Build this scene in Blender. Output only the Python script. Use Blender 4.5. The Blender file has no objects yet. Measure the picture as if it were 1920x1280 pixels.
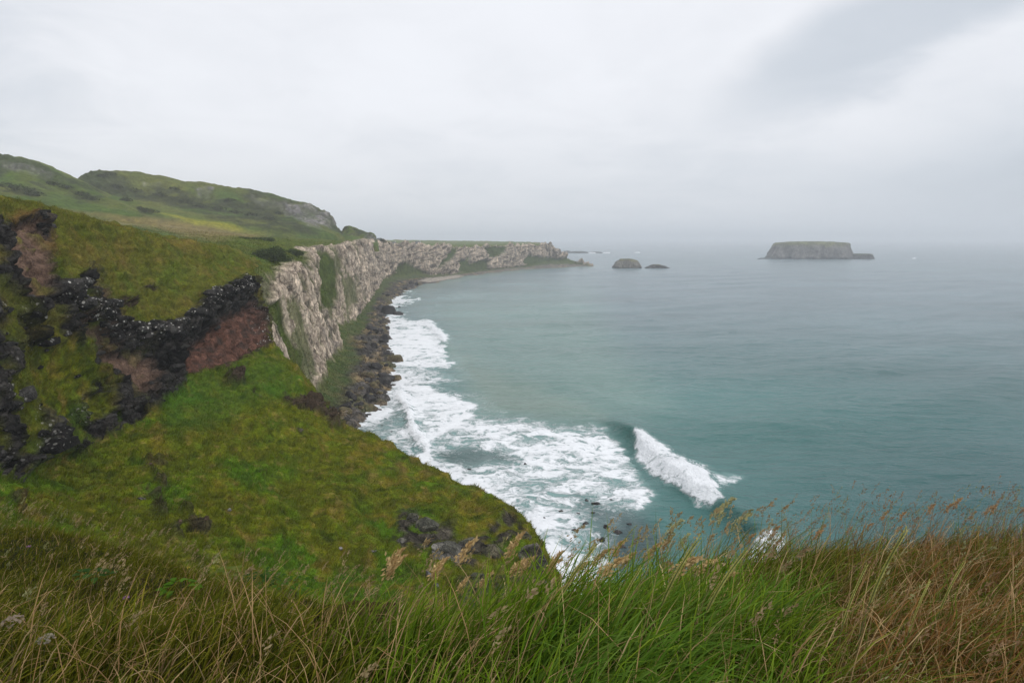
import bpy, math
import numpy as np
from mathutils import Vector

# ------------------------------------------------------------------ camera, world, sun, exposure
scene = bpy.context.scene
col = scene.collection
FPX, PITCH, CAMZ = 1173.0, math.radians(9.3), 45.0
cam_d = bpy.data.cameras.new("camera")
cam_d.sensor_width = 36.0
cam_d.lens = 36.0 * FPX / 1920.0
cam_d.clip_start, cam_d.clip_end = 0.1, 40000
cam = bpy.data.objects.new("camera", cam_d)
cam.location = (0, 0, CAMZ)
cam.rotation_euler = (math.pi / 2 - PITCH, 0, 0)
col.objects.link(cam)
scene.camera = cam
scene.view_settings.view_transform = 'Standard'
scene.view_settings.look = 'None'
scene.view_settings.exposure = 0.0
scene.view_settings.gamma = 1.0
scene.render.engine = 'CYCLES'
scene.cycles.max_bounces = 5
scene.cycles.diffuse_bounces = 2
scene.cycles.glossy_bounces = 2
scene.cycles.transmission_bounces = 2
scene.cycles.volume_bounces = 1
scene.cycles.use_denoising = True
scene.cycles.use_adaptive_sampling = False
scene.cycles.caustics_reflective = False
scene.cycles.caustics_refractive = False

SUN_EL, SUN_AZ = math.radians(52), math.radians(115)     # azimuth clockwise from +Y
world = bpy.data.worlds.new("World")
scene.world = world
world.use_nodes = True


class NT:
    """tiny helper to wire node trees"""
    def __init__(s, tree):
        s.t = tree
        tree.nodes.clear()

    def n(s, typ, **kw):
        nd = s.t.nodes.new(typ)
        for k, v in kw.items():
            setattr(nd, k, v)
        return nd

    def put(s, sock, v):
        if hasattr(v, 'is_linked') or hasattr(v, 'links'):
            s.t.links.new(v, sock)
        else:
            sock.default_value = v

    def m(s, op, a, b=0.0, c=None, clamp=False):
        nd = s.n('ShaderNodeMath', operation=op, use_clamp=clamp)
        s.put(nd.inputs[0], a)
        s.put(nd.inputs[1], b)
        if c is not None:
            s.put(nd.inputs[2], c)
        return nd.outputs[0]

    def mr(s, v, a, b, c=0.0, d=1.0, smooth=True):
        nd = s.n('ShaderNodeMapRange', interpolation_type='SMOOTHSTEP' if smooth else 'LINEAR')
        for i, x in enumerate((v, a, b, c, d)):
            s.put(nd.inputs[i], x)
        return nd.outputs[0]

    def mix(s, f, a, b, blend='MIX'):
        nd = s.n('ShaderNodeMix', data_type='RGBA', blend_type=blend)
        s.put(nd.inputs[0], f)
        s.put(nd.inputs[6], a)
        s.put(nd.inputs[7], b)
        return nd.outputs[2]

    def noise(s, vec, scale, detail=4, rough=0.5, dist=0.0):
        nd = s.n('ShaderNodeTexNoise')
        s.put(nd.inputs['Vector'], vec)
        nd.inputs['Scale'].default_value = scale
        nd.inputs['Detail'].default_value = detail
        nd.inputs['Roughness'].default_value = rough
        nd.inputs['Distortion'].default_value = dist
        return nd.outputs['Fac']

    def mapping(s, vec, scale=(1, 1, 1), rot=(0, 0, 0), loc=(0, 0, 0)):
        nd = s.n('ShaderNodeMapping')
        s.put(nd.inputs[0], vec)
        nd.inputs['Location'].default_value = loc
        nd.inputs['Rotation'].default_value = rot
        nd.inputs['Scale'].default_value = scale
        return nd.outputs[0]


def build_world():
    w = NT(world.node_tree)
    sky = w.n('ShaderNodeTexSky', sky_type='NISHITA')
    sky.sun_disc = False
    sky.sun_elevation = SUN_EL
    sky.sun_rotation = SUN_AZ
    sky.air_density, sky.dust_density = 1.0, 3.0
    d = w.n('ShaderNodeTexCoord').outputs['Generated']
    sep = w.n('ShaderNodeSeparateXYZ')
    w.put(sep.inputs[0], d)
    x, y, z = sep.outputs
    zz = w.m('MAXIMUM', z, 0.0)
    # cloud deck: directions projected on a flat layer overhead
    den = w.m('ADD', zz, 0.22)
    cx, cy = w.m('DIVIDE', x, den), w.m('DIVIDE', y, den)
    cmb = w.n('ShaderNodeCombineXYZ')
    w.put(cmb.inputs[0], cx)
    w.put(cmb.inputs[1], cy)
    deck = cmb.outputs[0]
    n1 = w.noise(deck, 0.9, 5, 0.5, 0.4)
    n2 = w.noise(deck, 2.6, 5, 0.55, 0.6)
    cloud = w.m('ADD', w.m('MULTIPLY', n1, 0.6), w.m('MULTIPLY', n2, 0.4))
    bright = w.mr(cloud, 0.30, 0.62, 0.94, 1.02)
    # u, v: azimuth / elevation tangents of the forward half of the sky
    yy = w.m('MAXIMUM', y, 0.2)
    u, v = w.m('DIVIDE', x, yy), w.m('DIVIDE', z, yy)

    def bank(u0, v0, ru, rv, ang, depth, warp, hard=0.05):
        du = w.m('ADD', w.m('SUBTRACT', u, u0), w.m('MULTIPLY', w.m('SUBTRACT', n2, 0.5), warp))
        dv = w.m('ADD', w.m('SUBTRACT', v, v0), w.m('MULTIPLY', w.m('SUBTRACT', n1, 0.5), warp))
        c, s_ = math.cos(ang), math.sin(ang)
        a = w.m('DIVIDE', w.m('ADD', w.m('MULTIPLY', du, c), w.m('MULTIPLY', dv, s_)), ru)
        b = w.m('DIVIDE', w.m('SUBTRACT', w.m('MULTIPLY', dv, c), w.m('MULTIPLY', du, s_)), rv)
        r = w.m('SQRT', w.m('ADD', w.m('MULTIPLY', a, a), w.m('MULTIPLY', b, b)))
        return w.m('MULTIPLY', w.mr(r, 1.15, hard, 0, 1), depth)
    dark = w.m('ADD', bank(0.60, 0.31, 0.36, 0.085, 0.42, 0.19, 0.16, 0.45), bank(1.0, 0.12, 0.62, 0.20, 0.1, 0.20, 0.2))
    dark = w.m('ADD', dark, bank(-0.92, 0.24, 0.34, 0.26, 0.4, 0.13, 0.3))
    dark = w.m('ADD', dark, bank(0.32, 0.09, 0.7, 0.09, 0.0, 0.05, 0.2))
    bright = w.m('MULTIPLY', bright, w.m('SUBTRACT', 1.0, dark))
    bright = w.m('MULTIPLY', bright, w.mr(z, -0.02, 0.22, 0.88, 1.0))
    bright = w.m('MULTIPLY', bright, w.mr(z, 0.3, 0.9, 1.0, 1.12))
    comb = w.mix(w.mr(bright, 0.7, 1.0), (7.0, 7.6, 8.4, 1), (8.05, 8.2, 8.6, 1))
    mul = w.n('ShaderNodeVectorMath', operation='SCALE')
    w.put(mul.inputs[0], comb)
    w.put(mul.inputs['Scale'], bright)
    fin = w.mix(0.94, sky.outputs[0], mul.outputs[0])
    bg = w.n('ShaderNodeBackground')
    w.put(bg.inputs[0], fin)
    bg.inputs[1].default_value = 0.117
    out = w.n('ShaderNodeOutputWorld')
    w.t.links.new(bg.outputs[0], out.inputs[0])


build_world()
sun_d = bpy.data.lights.new("sun", 'SUN')
sun_d.energy = 0.9
sun_d.angle = math.radians(20)
sun_d.color = (1.0, 0.97, 0.92)
sun = bpy.data.objects.new("sun", sun_d)
sdir = Vector((math.sin(SUN_AZ) * math.cos(SUN_EL), math.cos(SUN_AZ) * math.cos(SUN_EL), math.sin(SUN_EL)))
sun.rotation_euler = sdir.to_track_quat('Z', 'Y').to_euler()
col.objects.link(sun)

# ------------------------------------------------------------------ numeric helpers
rng = np.random.default_rng(11)
cP, sP = math.cos(PITCH), math.sin(PITCH)


def ray(px, py):
    x, v = (px - 960.0) / FPX, (640.0 - py) / FPX
    return np.array([x, cP + v * sP, -sP + v * cP])


def P(px, py, Y):
    d = ray(px, py)
    return d * (Y / d[1]) + np.array([0, 0, CAMZ])


def S(px, py, z=0.0):
    d = ray(px, py)
    return d * ((z - CAMZ) / d[2]) + np.array([0, 0, CAMZ])


def project(p):
    """where points of the place are seen on the reference photo (used to read off where its surface colours lie)"""
    q = p - np.array([0, 0, CAMZ])
    f = q[..., 1] * cP - q[..., 2] * sP
    u = q[..., 1] * sP + q[..., 2] * cP
    f = np.where(np.abs(f) < 1e-3, 1e-3, f)
    return 960 + FPX * q[..., 0] / f, 640 - FPX * u / f


_perm = np.random.default_rng(3).permutation(256)
_perm = np.concatenate([_perm, _perm, _perm])
_g = np.random.default_rng(4).normal(size=(256, 3))
_g /= np.linalg.norm(_g, axis=1)[:, None]


def perlin(p):
    p = np.asarray(p, dtype=np.float64)
    i = np.floor(p).astype(np.int64)
    f = p - i
    i &= 255
    u = f * f * f * (f * (f * 6 - 15) + 10)
    r = 0
    for dx in (0, 1):
        hx = _perm[i[..., 0] + dx]
        wx = u[..., 0] if dx else 1 - u[..., 0]
        for dy in (0, 1):
            hy = _perm[hx + i[..., 1] + dy]
            wy = u[..., 1] if dy else 1 - u[..., 1]
            for dz in (0, 1):
                h = _perm[hy + i[..., 2] + dz] & 255
                wz = u[..., 2] if dz else 1 - u[..., 2]
                g = _g[h]
                r = r + wx * wy * wz * (g[..., 0] * (f[..., 0] - dx) + g[..., 1] * (f[..., 1] - dy) + g[..., 2] * (f[..., 2] - dz))
    return r * 1.5


def fbm(p, size, octv=4, gain=0.5, stretch=(1, 1, 1), seed=0):
    q = np.asarray(p) / size / np.array(stretch) + np.array([seed * 17.3, seed * 5.1, seed * 9.7])
    a, s, t = 1.0, 0, 0
    for _ in range(octv):
        s = s + a * perlin(q)
        t += a
        q = q * 2.03 + 11.7
        a *= gain
    return s / t * 1.3


def ridged(p, size, octv=4, gain=0.5, stretch=(1, 1, 1), seed=0):
    q = np.asarray(p) / size / np.array(stretch) + np.array([seed * 13.3, seed * 7.1, seed * 3.7])
    a, s, t = 1.0, 0, 0
    for _ in range(octv):
        s = s + a * (1 - 2 * np.abs(perlin(q)))
        t += a
        q = q * 2.03 + 5.7
        a *= gain
    return s / t


def worley(p, size, stretch=(1, 1, 1), seed=0):
    """nearest-cell distance, edge distance, random per cell"""
    q = np.asarray(p) / size / np.array(stretch) + seed * 31.7
    i = np.floor(q).astype(np.int64)
    f1 = np.full(q.shape[:-1], 9.0)
    f2 = f1.copy()
    cid = np.zeros(q.shape[:-1], dtype=np.int64)
    for dx in (-1, 0, 1):
        for dy in (-1, 0, 1):
            for dz in (-1, 0, 1):
                c = i + np.array([dx, dy, dz])
                h = _perm[(_perm[(_perm[c[..., 0] & 255] + c[..., 1]) & 255] + c[..., 2]) & 255]
                off = np.stack([_perm[h + 7], _perm[h + 53], _perm[h + 101]], -1) / 255.0
                d = np.linalg.norm(c + off - q, axis=-1)
                nearer = d < f1
                f2 = np.where(nearer, f1, np.minimum(f2, d))
                cid = np.where(nearer, h, cid)
                f1 = np.where(nearer, d, f1)
    return f1, f2 - f1, _perm[cid + 29] / 255.0


def sstep(a, b, x):
    t = np.clip((x - a) / (b - a), 0, 1)
    return t * t * (3 - 2 * t)


def lerp(a, b, t):
    t = np.asarray(t)
    if np.ndim(a) == 1 or np.ndim(b) == 1 or (np.ndim(a) > t.ndim):
        t = t[..., None]
    return a + (b - a) * t


def C(*c):
    return np.array(c, dtype=float)


def pchip(ctrl, t):
    """monotone cubic along axis 0 at parameters t (0..n-1)"""
    y = np.asarray(ctrl, dtype=float)
    n = len(y)
    d = y[1:] - y[:-1]
    m = np.zeros_like(y)
    m[0], m[-1] = d[0], d[-1]
    if n > 2:
        a, b = d[:-1], d[1:]
        pr = a * b
        with np.errstate(divide='ignore', invalid='ignore'):
            hm = 2 * pr / (a + b)
        m[1:-1] = np.where(pr > 0, hm, 0)
    i = np.clip(np.floor(t).astype(int), 0, n - 2)
    f = (t - i).reshape((-1,) + (1,) * (y.ndim - 1))
    h00, h10 = 2 * f ** 3 - 3 * f ** 2 + 1, f ** 3 - 2 * f ** 2 + f
    h01, h11 = -2 * f ** 3 + 3 * f ** 2, f ** 3 - f ** 2
    return h00 * y[i] + h10 * m[i] + h01 * y[i + 1] + h11 * m[i + 1]


def spans(counts):
    """parameter values with counts[k] samples in control span k"""
    out = [np.linspace(k, k + 1, c, endpoint=False) for k, c in enumerate(counts)]
    return np.concatenate(out + [np.array([float(len(counts))])])


def loft(ctrl, rcounts, ccounts):
    a = pchip(np.asarray(ctrl, float), spans(rcounts))
    b = pchip(np.swapaxes(a, 0, 1), spans(ccounts))
    return np.swapaxes(b, 0, 1).copy()


def normals(g):
    n = np.cross(np.gradient(g, axis=0), np.gradient(g, axis=1))
    n /= np.linalg.norm(n, axis=-1)[..., None] + 1e-9
    return n


def poly_mask(px, py, poly, feather=6.0, wobble=None):
    """1 inside a polygon drawn on the photo, soft edge in its pixels"""
    poly = np.asarray(poly, float)
    if wobble is not None:
        px, py = px + wobble[0], py + wobble[1]
    ins = np.zeros(px.shape, bool)
    dist = np.full(px.shape, 1e9)
    for a, b in zip(poly, np.roll(poly, -1, axis=0)):
        with np.errstate(divide='ignore', invalid='ignore'):
            cross = ((a[1] > py) != (b[1] > py)) & (px < (b[0] - a[0]) * (py - a[1]) / (b[1] - a[1] + 1e-12) + a[0])
        ins ^= cross
        ab = b - a
        t = np.clip(((px - a[0]) * ab[0] + (py - a[1]) * ab[1]) / (ab @ ab + 1e-9), 0, 1)
        dist = np.minimum(dist, np.hypot(px - a[0] - t * ab[0], py - a[1] - t * ab[1]))
    sd = np.where(ins, dist, -dist)
    return sstep(-feather, feather, sd)


# ------------------------------------------------------------------ mesh helpers
def mesh_raw(name, verts, loops, lens, mat, attrs=None, smooth=True, parent=None):
    me = bpy.data.meshes.new(name)
    verts = np.ascontiguousarray(verts, dtype=np.float32)
    loops = np.ascontiguousarray(loops, dtype=np.int32)
    lens = np.ascontiguousarray(lens, dtype=np.int32)
    me.vertices.add(len(verts))
    me.vertices.foreach_set('co', verts.ravel())
    me.loops.add(len(loops))
    me.loops.foreach_set('vertex_index', loops)
    me.polygons.add(len(lens))
    starts = np.zeros(len(lens), dtype=np.int32)
    starts[1:] = np.cumsum(lens)[:-1]
    me.polygons.foreach_set('loop_start', starts)
    me.polygons.foreach_set('loop_total', lens)
    me.polygons.foreach_set('use_smooth', np.full(len(lens), smooth))
    me.update(calc_edges=True)
    for k, v in (attrs or {}).items():
        v = np.asarray(v, dtype=np.float32)
        if v.ndim == 2:
            a = me.attributes.new(k, 'FLOAT_COLOR', 'POINT')
            full = np.ones((len(v), 4), dtype=np.float32)
            full[:, :3] = v
            a.data.foreach_set('color', full.ravel())
        else:
            a = me.attributes.new(k, 'FLOAT', 'POINT')
            a.data.foreach_set('value', v)
    me.materials.append(mat)
    o = bpy.data.objects.new(name, me)
    col.objects.link(o)
    if parent is not None:
        o.parent = parent
    return o


def grid_mesh(name, g, mat, attrs=None, parent=None, wrap=False):
    nr, nc = g.shape[:2]
    idx = np.arange(nr * nc).reshape(nr, nc)
    if wrap:
        idx = np.concatenate([idx, idx[:, :1]], 1)
    q = np.stack([idx[:-1, :-1], idx[:-1, 1:], idx[1:, 1:], idx[1:, :-1]], -1).reshape(-1)
    at = {k: v.reshape(-1, v.shape[-1]) if v.ndim == 3 else v.reshape(-1) for k, v in (attrs or {}).items()}
    return mesh_raw(name, g.reshape(-1, 3), q, np.full(len(q) // 4, 4), mat, at, True, parent)


def tag(o, label=None, cat=None, group=None, kind=None):
    if label:
        o['label'] = label
    if cat:
        o['category'] = cat
    if group:
        o['group'] = group
    if kind:
        o['kind'] = kind
    return o


def empty(name, loc, rz=0.0, scale=1.0):
    o = bpy.data.objects.new(name, None)
    o.empty_display_size = 0.1
    o.location = loc
    o.rotation_euler = (0, 0, rz)
    o.scale = (scale,) * 3
    col.objects.link(o)
    return o


def copy_thing(o):
    c = o.copy()
    col.objects.link(c)
    for ch in o.children:
        k = ch.copy()
        col.objects.link(k)
        k.parent = c
    return c


def sample_grid(g, n, weight, extra=()):
    """n random points on a grid surface, by area times weight; also the extra per-vertex arrays there"""
    e1, e2 = g[1:, :-1] - g[:-1, :-1], g[:-1, 1:] - g[:-1, :-1]
    area = np.linalg.norm(np.cross(e1, e2), axis=-1)
    w = (area * weight[:-1, :-1]).ravel()
    cum = np.cumsum(w)
    k = np.searchsorted(cum, rng.random(n) * cum[-1])
    k = np.clip(k, 0, len(w) - 1)
    r, c = k // (g.shape[1] - 1), k % (g.shape[1] - 1)
    a, b = rng.random(n), rng.random(n)

    def bil(A):
        sh = (-1,) + (1,) * (A.ndim - 2)
        aa, bb = a.reshape(sh), b.reshape(sh)
        return A[r, c] * (1 - aa) * (1 - bb) + A[r + 1, c] * aa * (1 - bb) + A[r, c + 1] * (1 - aa) * bb + A[r + 1, c + 1] * aa * bb
    return bil(g), [bil(x) for x in extra]


def blades(root, length, width, az, bend, colr, up=None, tipcol=None, levels=(0, 0.4, 0.75), face_cam=0.6):
    """ribbon blades: verts, loops, lens, colours"""
    n = len(root)
    up = np.tile([0, 0, 1.0], (n, 1)) if up is None else up
    d = np.stack([np.cos(az), np.sin(az), np.zeros(n)], 1)
    sa = rng.uniform(0, 2 * np.pi, n)
    side = np.stack([np.cos(sa), np.sin(sa), np.zeros(n)], 1)
    cs = np.tile([1.0, 0, 0], (n, 1))
    side = side * (1 - face_cam) + cs * face_cam
    side /= np.linalg.norm(side, axis=1)[:, None]
    vs, cl = [], []
    tip = colr if tipcol is None else tipcol
    for s in list(levels) + [1.0]:
        b = bend[:, None]
        ang = b * s
        p = root + length[:, None] * (up * (np.sin(ang) / np.maximum(b, 1e-3)) + d * ((1 - np.cos(ang)) / np.maximum(b, 1e-3)))
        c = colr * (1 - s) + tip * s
        if s < 1:
            w = (width * (1 - 0.55 * s))[:, None] * 0.5
            vs += [p - side * w, p + side * w]
            cl += [c, c]
        else:
            vs.append(p)
            cl.append(c)
    L = len(levels)
    nv = 2 * L + 1
    V = np.stack(vs, 1).reshape(-1, 3)
    CC = np.stack(cl, 1).reshape(-1, 3)
    base = (np.arange(n) * nv)[:, None]
    f, ln = [], []
    for k in range(L - 1):
        f += [2 * k, 2 * k + 1, 2 * k + 3, 2 * k + 2]
        ln.append(4)
    f += [2 * L - 2, 2 * L - 1, 2 * L]
    ln.append(3)
    return V, (base + np.array(f)).ravel(), np.tile(ln, n), CC


def join_parts(parts):
    vs, ls, ln, cc, off = [], [], [], [], 0
    for v, l, n, c in parts:
        vs.append(v)
        ls.append(np.asarray(l) + off)
        ln.append(n)
        cc.append(c)
        off += len(v)
    return np.concatenate(vs), np.concatenate(ls), np.concatenate(ln), np.concatenate(cc)


# ------------------------------------------------------------------ materials
def new_mat(name):
    m = bpy.data.materials.new(name)
    m.use_nodes = True
    return m, NT(m.node_tree)


def land_material(name, fine, bump_amt, rough=0.95, spec=0.06, contrast=(0.6, 1.4), fscale2=None, stretch=(1, 1, 1), crack=0.0):
    m, w = new_mat(name)
    at = w.n('ShaderNodeAttribute', attribute_name='Col').outputs['Color']
    pos = w.mapping(w.n('ShaderNodeNewGeometry').outputs['Position'], stretch)
    n1 = w.noise(pos, fine, 6, 0.65)
    n2 = w.noise(pos, fscale2 or fine * 4.3, 4, 0.6)
    v = w.m('MULTIPLY', w.mr(n1, 0.3, 0.7, contrast[0], contrast[1], False), w.mr(n2, 0.3, 0.7, contrast[0], contrast[1], False))
    sc = w.n('ShaderNodeVectorMath', operation='SCALE')
    w.put(sc.inputs[0], at)
    w.put(sc.inputs['Scale'], v)
    # joints: thin darkened cracks that break the rock into blocks
    hgt = w.m('ADD', n1, w.m('MULTIPLY', n2, 0.5))
    albedo = sc.outputs[0]
    if crack:
        rk = w.n('ShaderNodeAttribute', attribute_name='rock').outputs['Fac']
        wn = w.n('ShaderNodeTexNoise')
        w.put(wn.inputs['Vector'], pos)
        wn.inputs['Scale'].default_value = crack * .9
        wn.inputs['Detail'].default_value = 4
        ws = w.n('ShaderNodeVectorMath', operation='SCALE')
        w.put(ws.inputs[0], wn.outputs['Color'])
        ws.inputs['Scale'].default_value = 1.1 / crack
        wa = w.n('ShaderNodeVectorMath', operation='ADD')
        w.put(wa.inputs[0], pos)
        w.put(wa.inputs[1], ws.outputs[0])
        lines = None
        for q in (1.0, 2.7):
            vo = w.n('ShaderNodeTexVoronoi', feature='DISTANCE_TO_EDGE')
            w.put(vo.inputs['Vector'], wa.outputs[0])
            vo.inputs['Scale'].default_value = crack * q
            ln = w.mr(vo.outputs['Distance'], 0.0, 0.075, 0.0, 1.0)
            lines = ln if lines is None else w.m('MULTIPLY', lines, w.m('ADD', 0.35, w.m('MULTIPLY', ln, 0.65)))
        lines = w.m('ADD', w.m('MULTIPLY', rk, lines), w.m('SUBTRACT', 1.0, rk))
        s2 = w.n('ShaderNodeVectorMath', operation='SCALE')
        w.put(s2.inputs[0], albedo)
        w.put(s2.inputs['Scale'], w.m('ADD', 0.58, w.m('MULTIPLY', lines, 0.50)))
        albedo = s2.outputs[0]
        hgt = w.m('ADD', hgt, w.m('MULTIPLY', lines, 0.9))
    # crusts of white lichen where the mesh says so
    li = w.n('ShaderNodeAttribute', attribute_name='lichen').outputs['Fac']
    vo = w.n('ShaderNodeTexVoronoi')
    w.put(vo.inputs['Vector'], w.n('ShaderNodeNewGeometry').outputs['Position'])
    vo.inputs['Scale'].default_value = 2.5
    rs = w.n('ShaderNodeSeparateColor')
    w.put(rs.inputs[0], vo.outputs['Color'])
    sp = w.m('MULTIPLY', w.mr(w.m('SUBTRACT', vo.outputs['Distance'], w.m('MULTIPLY', rs.outputs[1], 0.42)), 0.12, -0.08), w.m('GREATER_THAN', rs.outputs[0], 0.5))
    base = w.mix(w.m('MULTIPLY', sp, li), albedo, (0.50, 0.48, 0.44, 1))
    b = w.n('ShaderNodeBsdfPrincipled')
    w.put(b.inputs['Base Color'], base)
    b.inputs['Roughness'].default_value = rough
    b.inputs['Specular IOR Level'].default_value = spec
    bp = w.n('ShaderNodeBump')
    bp.inputs['Strength'].default_value = 0.7
    bp.inputs['Distance'].default_value = bump_amt
    w.put(bp.inputs['Height'], hgt)
    w.put(b.inputs['Normal'], bp.outputs[0])
    o = w.n('ShaderNodeOutputMaterial')
    w.t.links.new(b.outputs[0], o.inputs[0])
    return m


MAT_LAND = land_material('turf_and_rock', 1.1, 0.5, contrast=(0.62, 1.38), crack=0.55)
MAT_CLIFF = land_material('chalk_and_turf', 0.40, 0.9, contrast=(0.6, 1.4), fscale2=1.7, stretch=(1, 1, .5), crack=0.22)
MAT_HILL = land_material('hill_turf', 0.12, 1.5, contrast=(0.7, 1.3), fscale2=0.5)
MAT_SOIL = land_material('soil_and_thatch', 12.0, 0.03, contrast=(0.5, 1.4))
MAT_ROCK = land_material('weathered_rock', 1.4, 0.35, rough=0.8, spec=0.2, contrast=(0.6, 1.45), crack=0.6)
MAT_ISLE = land_material('island_rock', 0.12, 2.2, contrast=(0.55, 1.45), fscale2=0.4, stretch=(1, 1, .4))


def leaf_material(name, trans=0.3, rough=0.7, spec=0.05):
    m, w = new_mat(name)
    at = w.n('ShaderNodeAttribute', attribute_name='Col').outputs['Color']
    pos = w.n('ShaderNodeNewGeometry').outputs['Position']
    v = w.mr(w.noise(pos, 9.0, 2), 0.3, 0.7, 0.8, 1.2, False)
    sc = w.n('ShaderNodeVectorMath', operation='SCALE')
    w.put(sc.inputs[0], at)
    w.put(sc.inputs['Scale'], v)
    b = w.n('ShaderNodeBsdfPrincipled')
    w.put(b.inputs['Base Color'], sc.outputs[0])
    b.inputs['Roughness'].default_value = rough
    b.inputs['Specular IOR Level'].default_value = spec
    t = w.n('ShaderNodeBsdfTranslucent')
    w.put(t.inputs[0], sc.outputs[0])
    mx = w.n('ShaderNodeMixShader')
    mx.inputs[0].default_value = trans
    w.t.links.new(b.outputs[0], mx.inputs[1])
    w.t.links.new(t.outputs[0], mx.inputs[2])
    o = w.n('ShaderNodeOutputMaterial')
    w.t.links.new(mx.outputs[0], o.inputs[0])
    return m


MAT_GRASS = leaf_material('grass_blade')
MAT_LEAF = leaf_material('leaf', 0.25, 0.6, 0.04)


def plain_material(name, c, rough=0.8, scale=3.0, amt=0.15):
    m, w = new_mat(name)
    pos = w.n('ShaderNodeTexCoord').outputs['Object']
    n = w.mr(w.noise(pos, scale, 4), 0.3, 0.7, 1 - amt, 1 + amt, False)
    sc = w.n('ShaderNodeVectorMath', operation='SCALE')
    sc.inputs[0].default_value = c
    w.put(sc.inputs['Scale'], n)
    b = w.n('ShaderNodeBsdfPrincipled')
    w.put(b.inputs['Base Color'], sc.outputs[0])
    b.inputs['Roughness'].default_value = rough
    o = w.n('ShaderNodeOutputMaterial')
    w.t.links.new(b.outputs[0], o.inputs[0])
    return m


MAT_WHITEWASH = plain_material('whitewash', (0.78, 0.77, 0.74))
MAT_SLATE = plain_material('slate_roof', (0.10, 0.10, 0.11))
MAT_PANE = plain_material('dark_pane', (0.03, 0.035, 0.04), 0.2)


def sea_material():
    m, w = new_mat('sea_water')
    base = w.n('ShaderNodeAttribute', attribute_name='Col').outputs['Color']
    cover = w.n('ShaderNodeAttribute', attribute_name='foam').outputs['Fac']
    pos = w.n('ShaderNodeNewGeometry').outputs['Position']
    warp = w.n('ShaderNodeTexNoise')
    w.put(warp.inputs['Vector'], pos)
    warp.inputs['Scale'].default_value = 0.16
    warp.inputs['Detail'].default_value = 3
    wv = w.n('ShaderNodeVectorMath', operation='SCALE')
    w.put(wv.inputs[0], warp.outputs['Color'])
    wv.inputs['Scale'].default_value = 9.0
    ad = w.n('ShaderNodeVectorMath', operation='ADD')
    w.put(ad.inputs[0], pos)
    w.put(ad.inputs[1], wv.outputs[0])
    wp = w.mapping(ad.outputs[0], (0.6, 1.0, 1.0), (0, 0, 0.25))

    def ridge(scale, det):
        n = w.noise(wp, scale, det, 0.62)
        return w.m('SUBTRACT', 1.0, w.m('MULTIPLY', w.m('ABSOLUTE', w.m('SUBTRACT', n, 0.5)), 5.0))
    r1, r2 = ridge(0.16, 5), ridge(0.5, 5)
    n3 = w.noise(wp, 0.09, 6, 0.65)
    n4 = w.noise(wp, 2.2, 3, 0.6)
    pat = w.m('ADD', w.m('MULTIPLY', r1, 0.34), w.m('MULTIPLY', r2, 0.26))
    pat = w.m('ADD', pat, w.m('MULTIPLY', n3, 0.55))
    pat = w.m('ADD', pat, w.m('MULTIPLY', n4, 0.22))
    th = w.m('SUBTRACT', 1.25, w.m('MULTIPLY', cover, 0.66))
    foam = w.mr(pat, w.m('SUBTRACT', th, 0.10), w.m('ADD', th, 0.20))
    foam = w.m('MULTIPLY', foam, w.mr(cover, 0.02, 0.15))
    milk = w.m('MULTIPLY', w.mr(cover, 0.1, 0.9), 0.38)
    wc = w.mix(milk, base, (0.42, 0.60, 0.58, 1))
    cc = w.mix(foam, wc, (0.84, 0.86, 0.88, 1))
    b = w.n('ShaderNodeBsdfPrincipled')
    w.put(b.inputs['Base Color'], cc)
    w.put(b.inputs['Roughness'], w.m('ADD', 0.22, w.m('MULTIPLY', foam, 0.6)))
    b.inputs['IOR'].default_value = 1.33
    w.put(b.inputs['Specular IOR Level'], w.m('SUBTRACT', 0.36, w.m('MULTIPLY', foam, 0.3)))
    # wind ripples, crests lying across the wind
    rp = w.mapping(pos, (0.35, 1.0, 1.0), (0, 0, -0.12))
    h = w.m('ADD', w.m('MULTIPLY', w.noise(rp, 0.28, 5, 0.6, 0.4), 1.4), w.m('MULTIPLY', w.noise(rp, 1.1, 4, 0.55, 0.3), 0.45))
    h = w.m('ADD', h, w.m('MULTIPLY', w.noise(rp, 0.05, 4, 0.55, 0.5), 3.0))
    h = w.m('ADD', h, w.m('MULTIPLY', foam, 0.35))
    bp = w.n('ShaderNodeBump')
    bp.inputs['Strength'].default_value = 1.0
    bp.inputs['Distance'].default_value = 0.85
    w.put(bp.inputs['Height'], h)
    w.put(b.inputs['Normal'], bp.outputs[0])
    o = w.n('ShaderNodeOutputMaterial')
    w.t.links.new(b.outputs[0], o.inputs[0])
    return m


def foam_material():
    m, w = new_mat('white_water')
    pos = w.n('ShaderNodeNewGeometry').outputs['Position']
    n = w.noise(pos, 0.9, 6, 0.65, 0.6)
    cc = w.mix(w.mr(n, 0.28, 0.5), (0.55, 0.68, 0.68, 1), (0.88, 0.89, 0.90, 1))
    b = w.n('ShaderNodeBsdfPrincipled')
    w.put(b.inputs['Base Color'], cc)
    b.inputs['Roughness'].default_value = 0.9
    b.inputs['Specular IOR Level'].default_value = 0.1
    bp = w.n('ShaderNodeBump')
    bp.inputs['Strength'].default_value = 0.6
    bp.inputs['Distance'].default_value = 0.4
    w.put(bp.inputs['Height'], w.noise(pos, 1.8, 5, 0.65))
    w.put(b.inputs['Normal'], bp.outputs[0])
    o = w.n('ShaderNodeOutputMaterial')
    w.t.links.new(b.outputs[0], o.inputs[0])
    return m


MAT_SEA, MAT_FOAM = sea_material(), foam_material()

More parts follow.
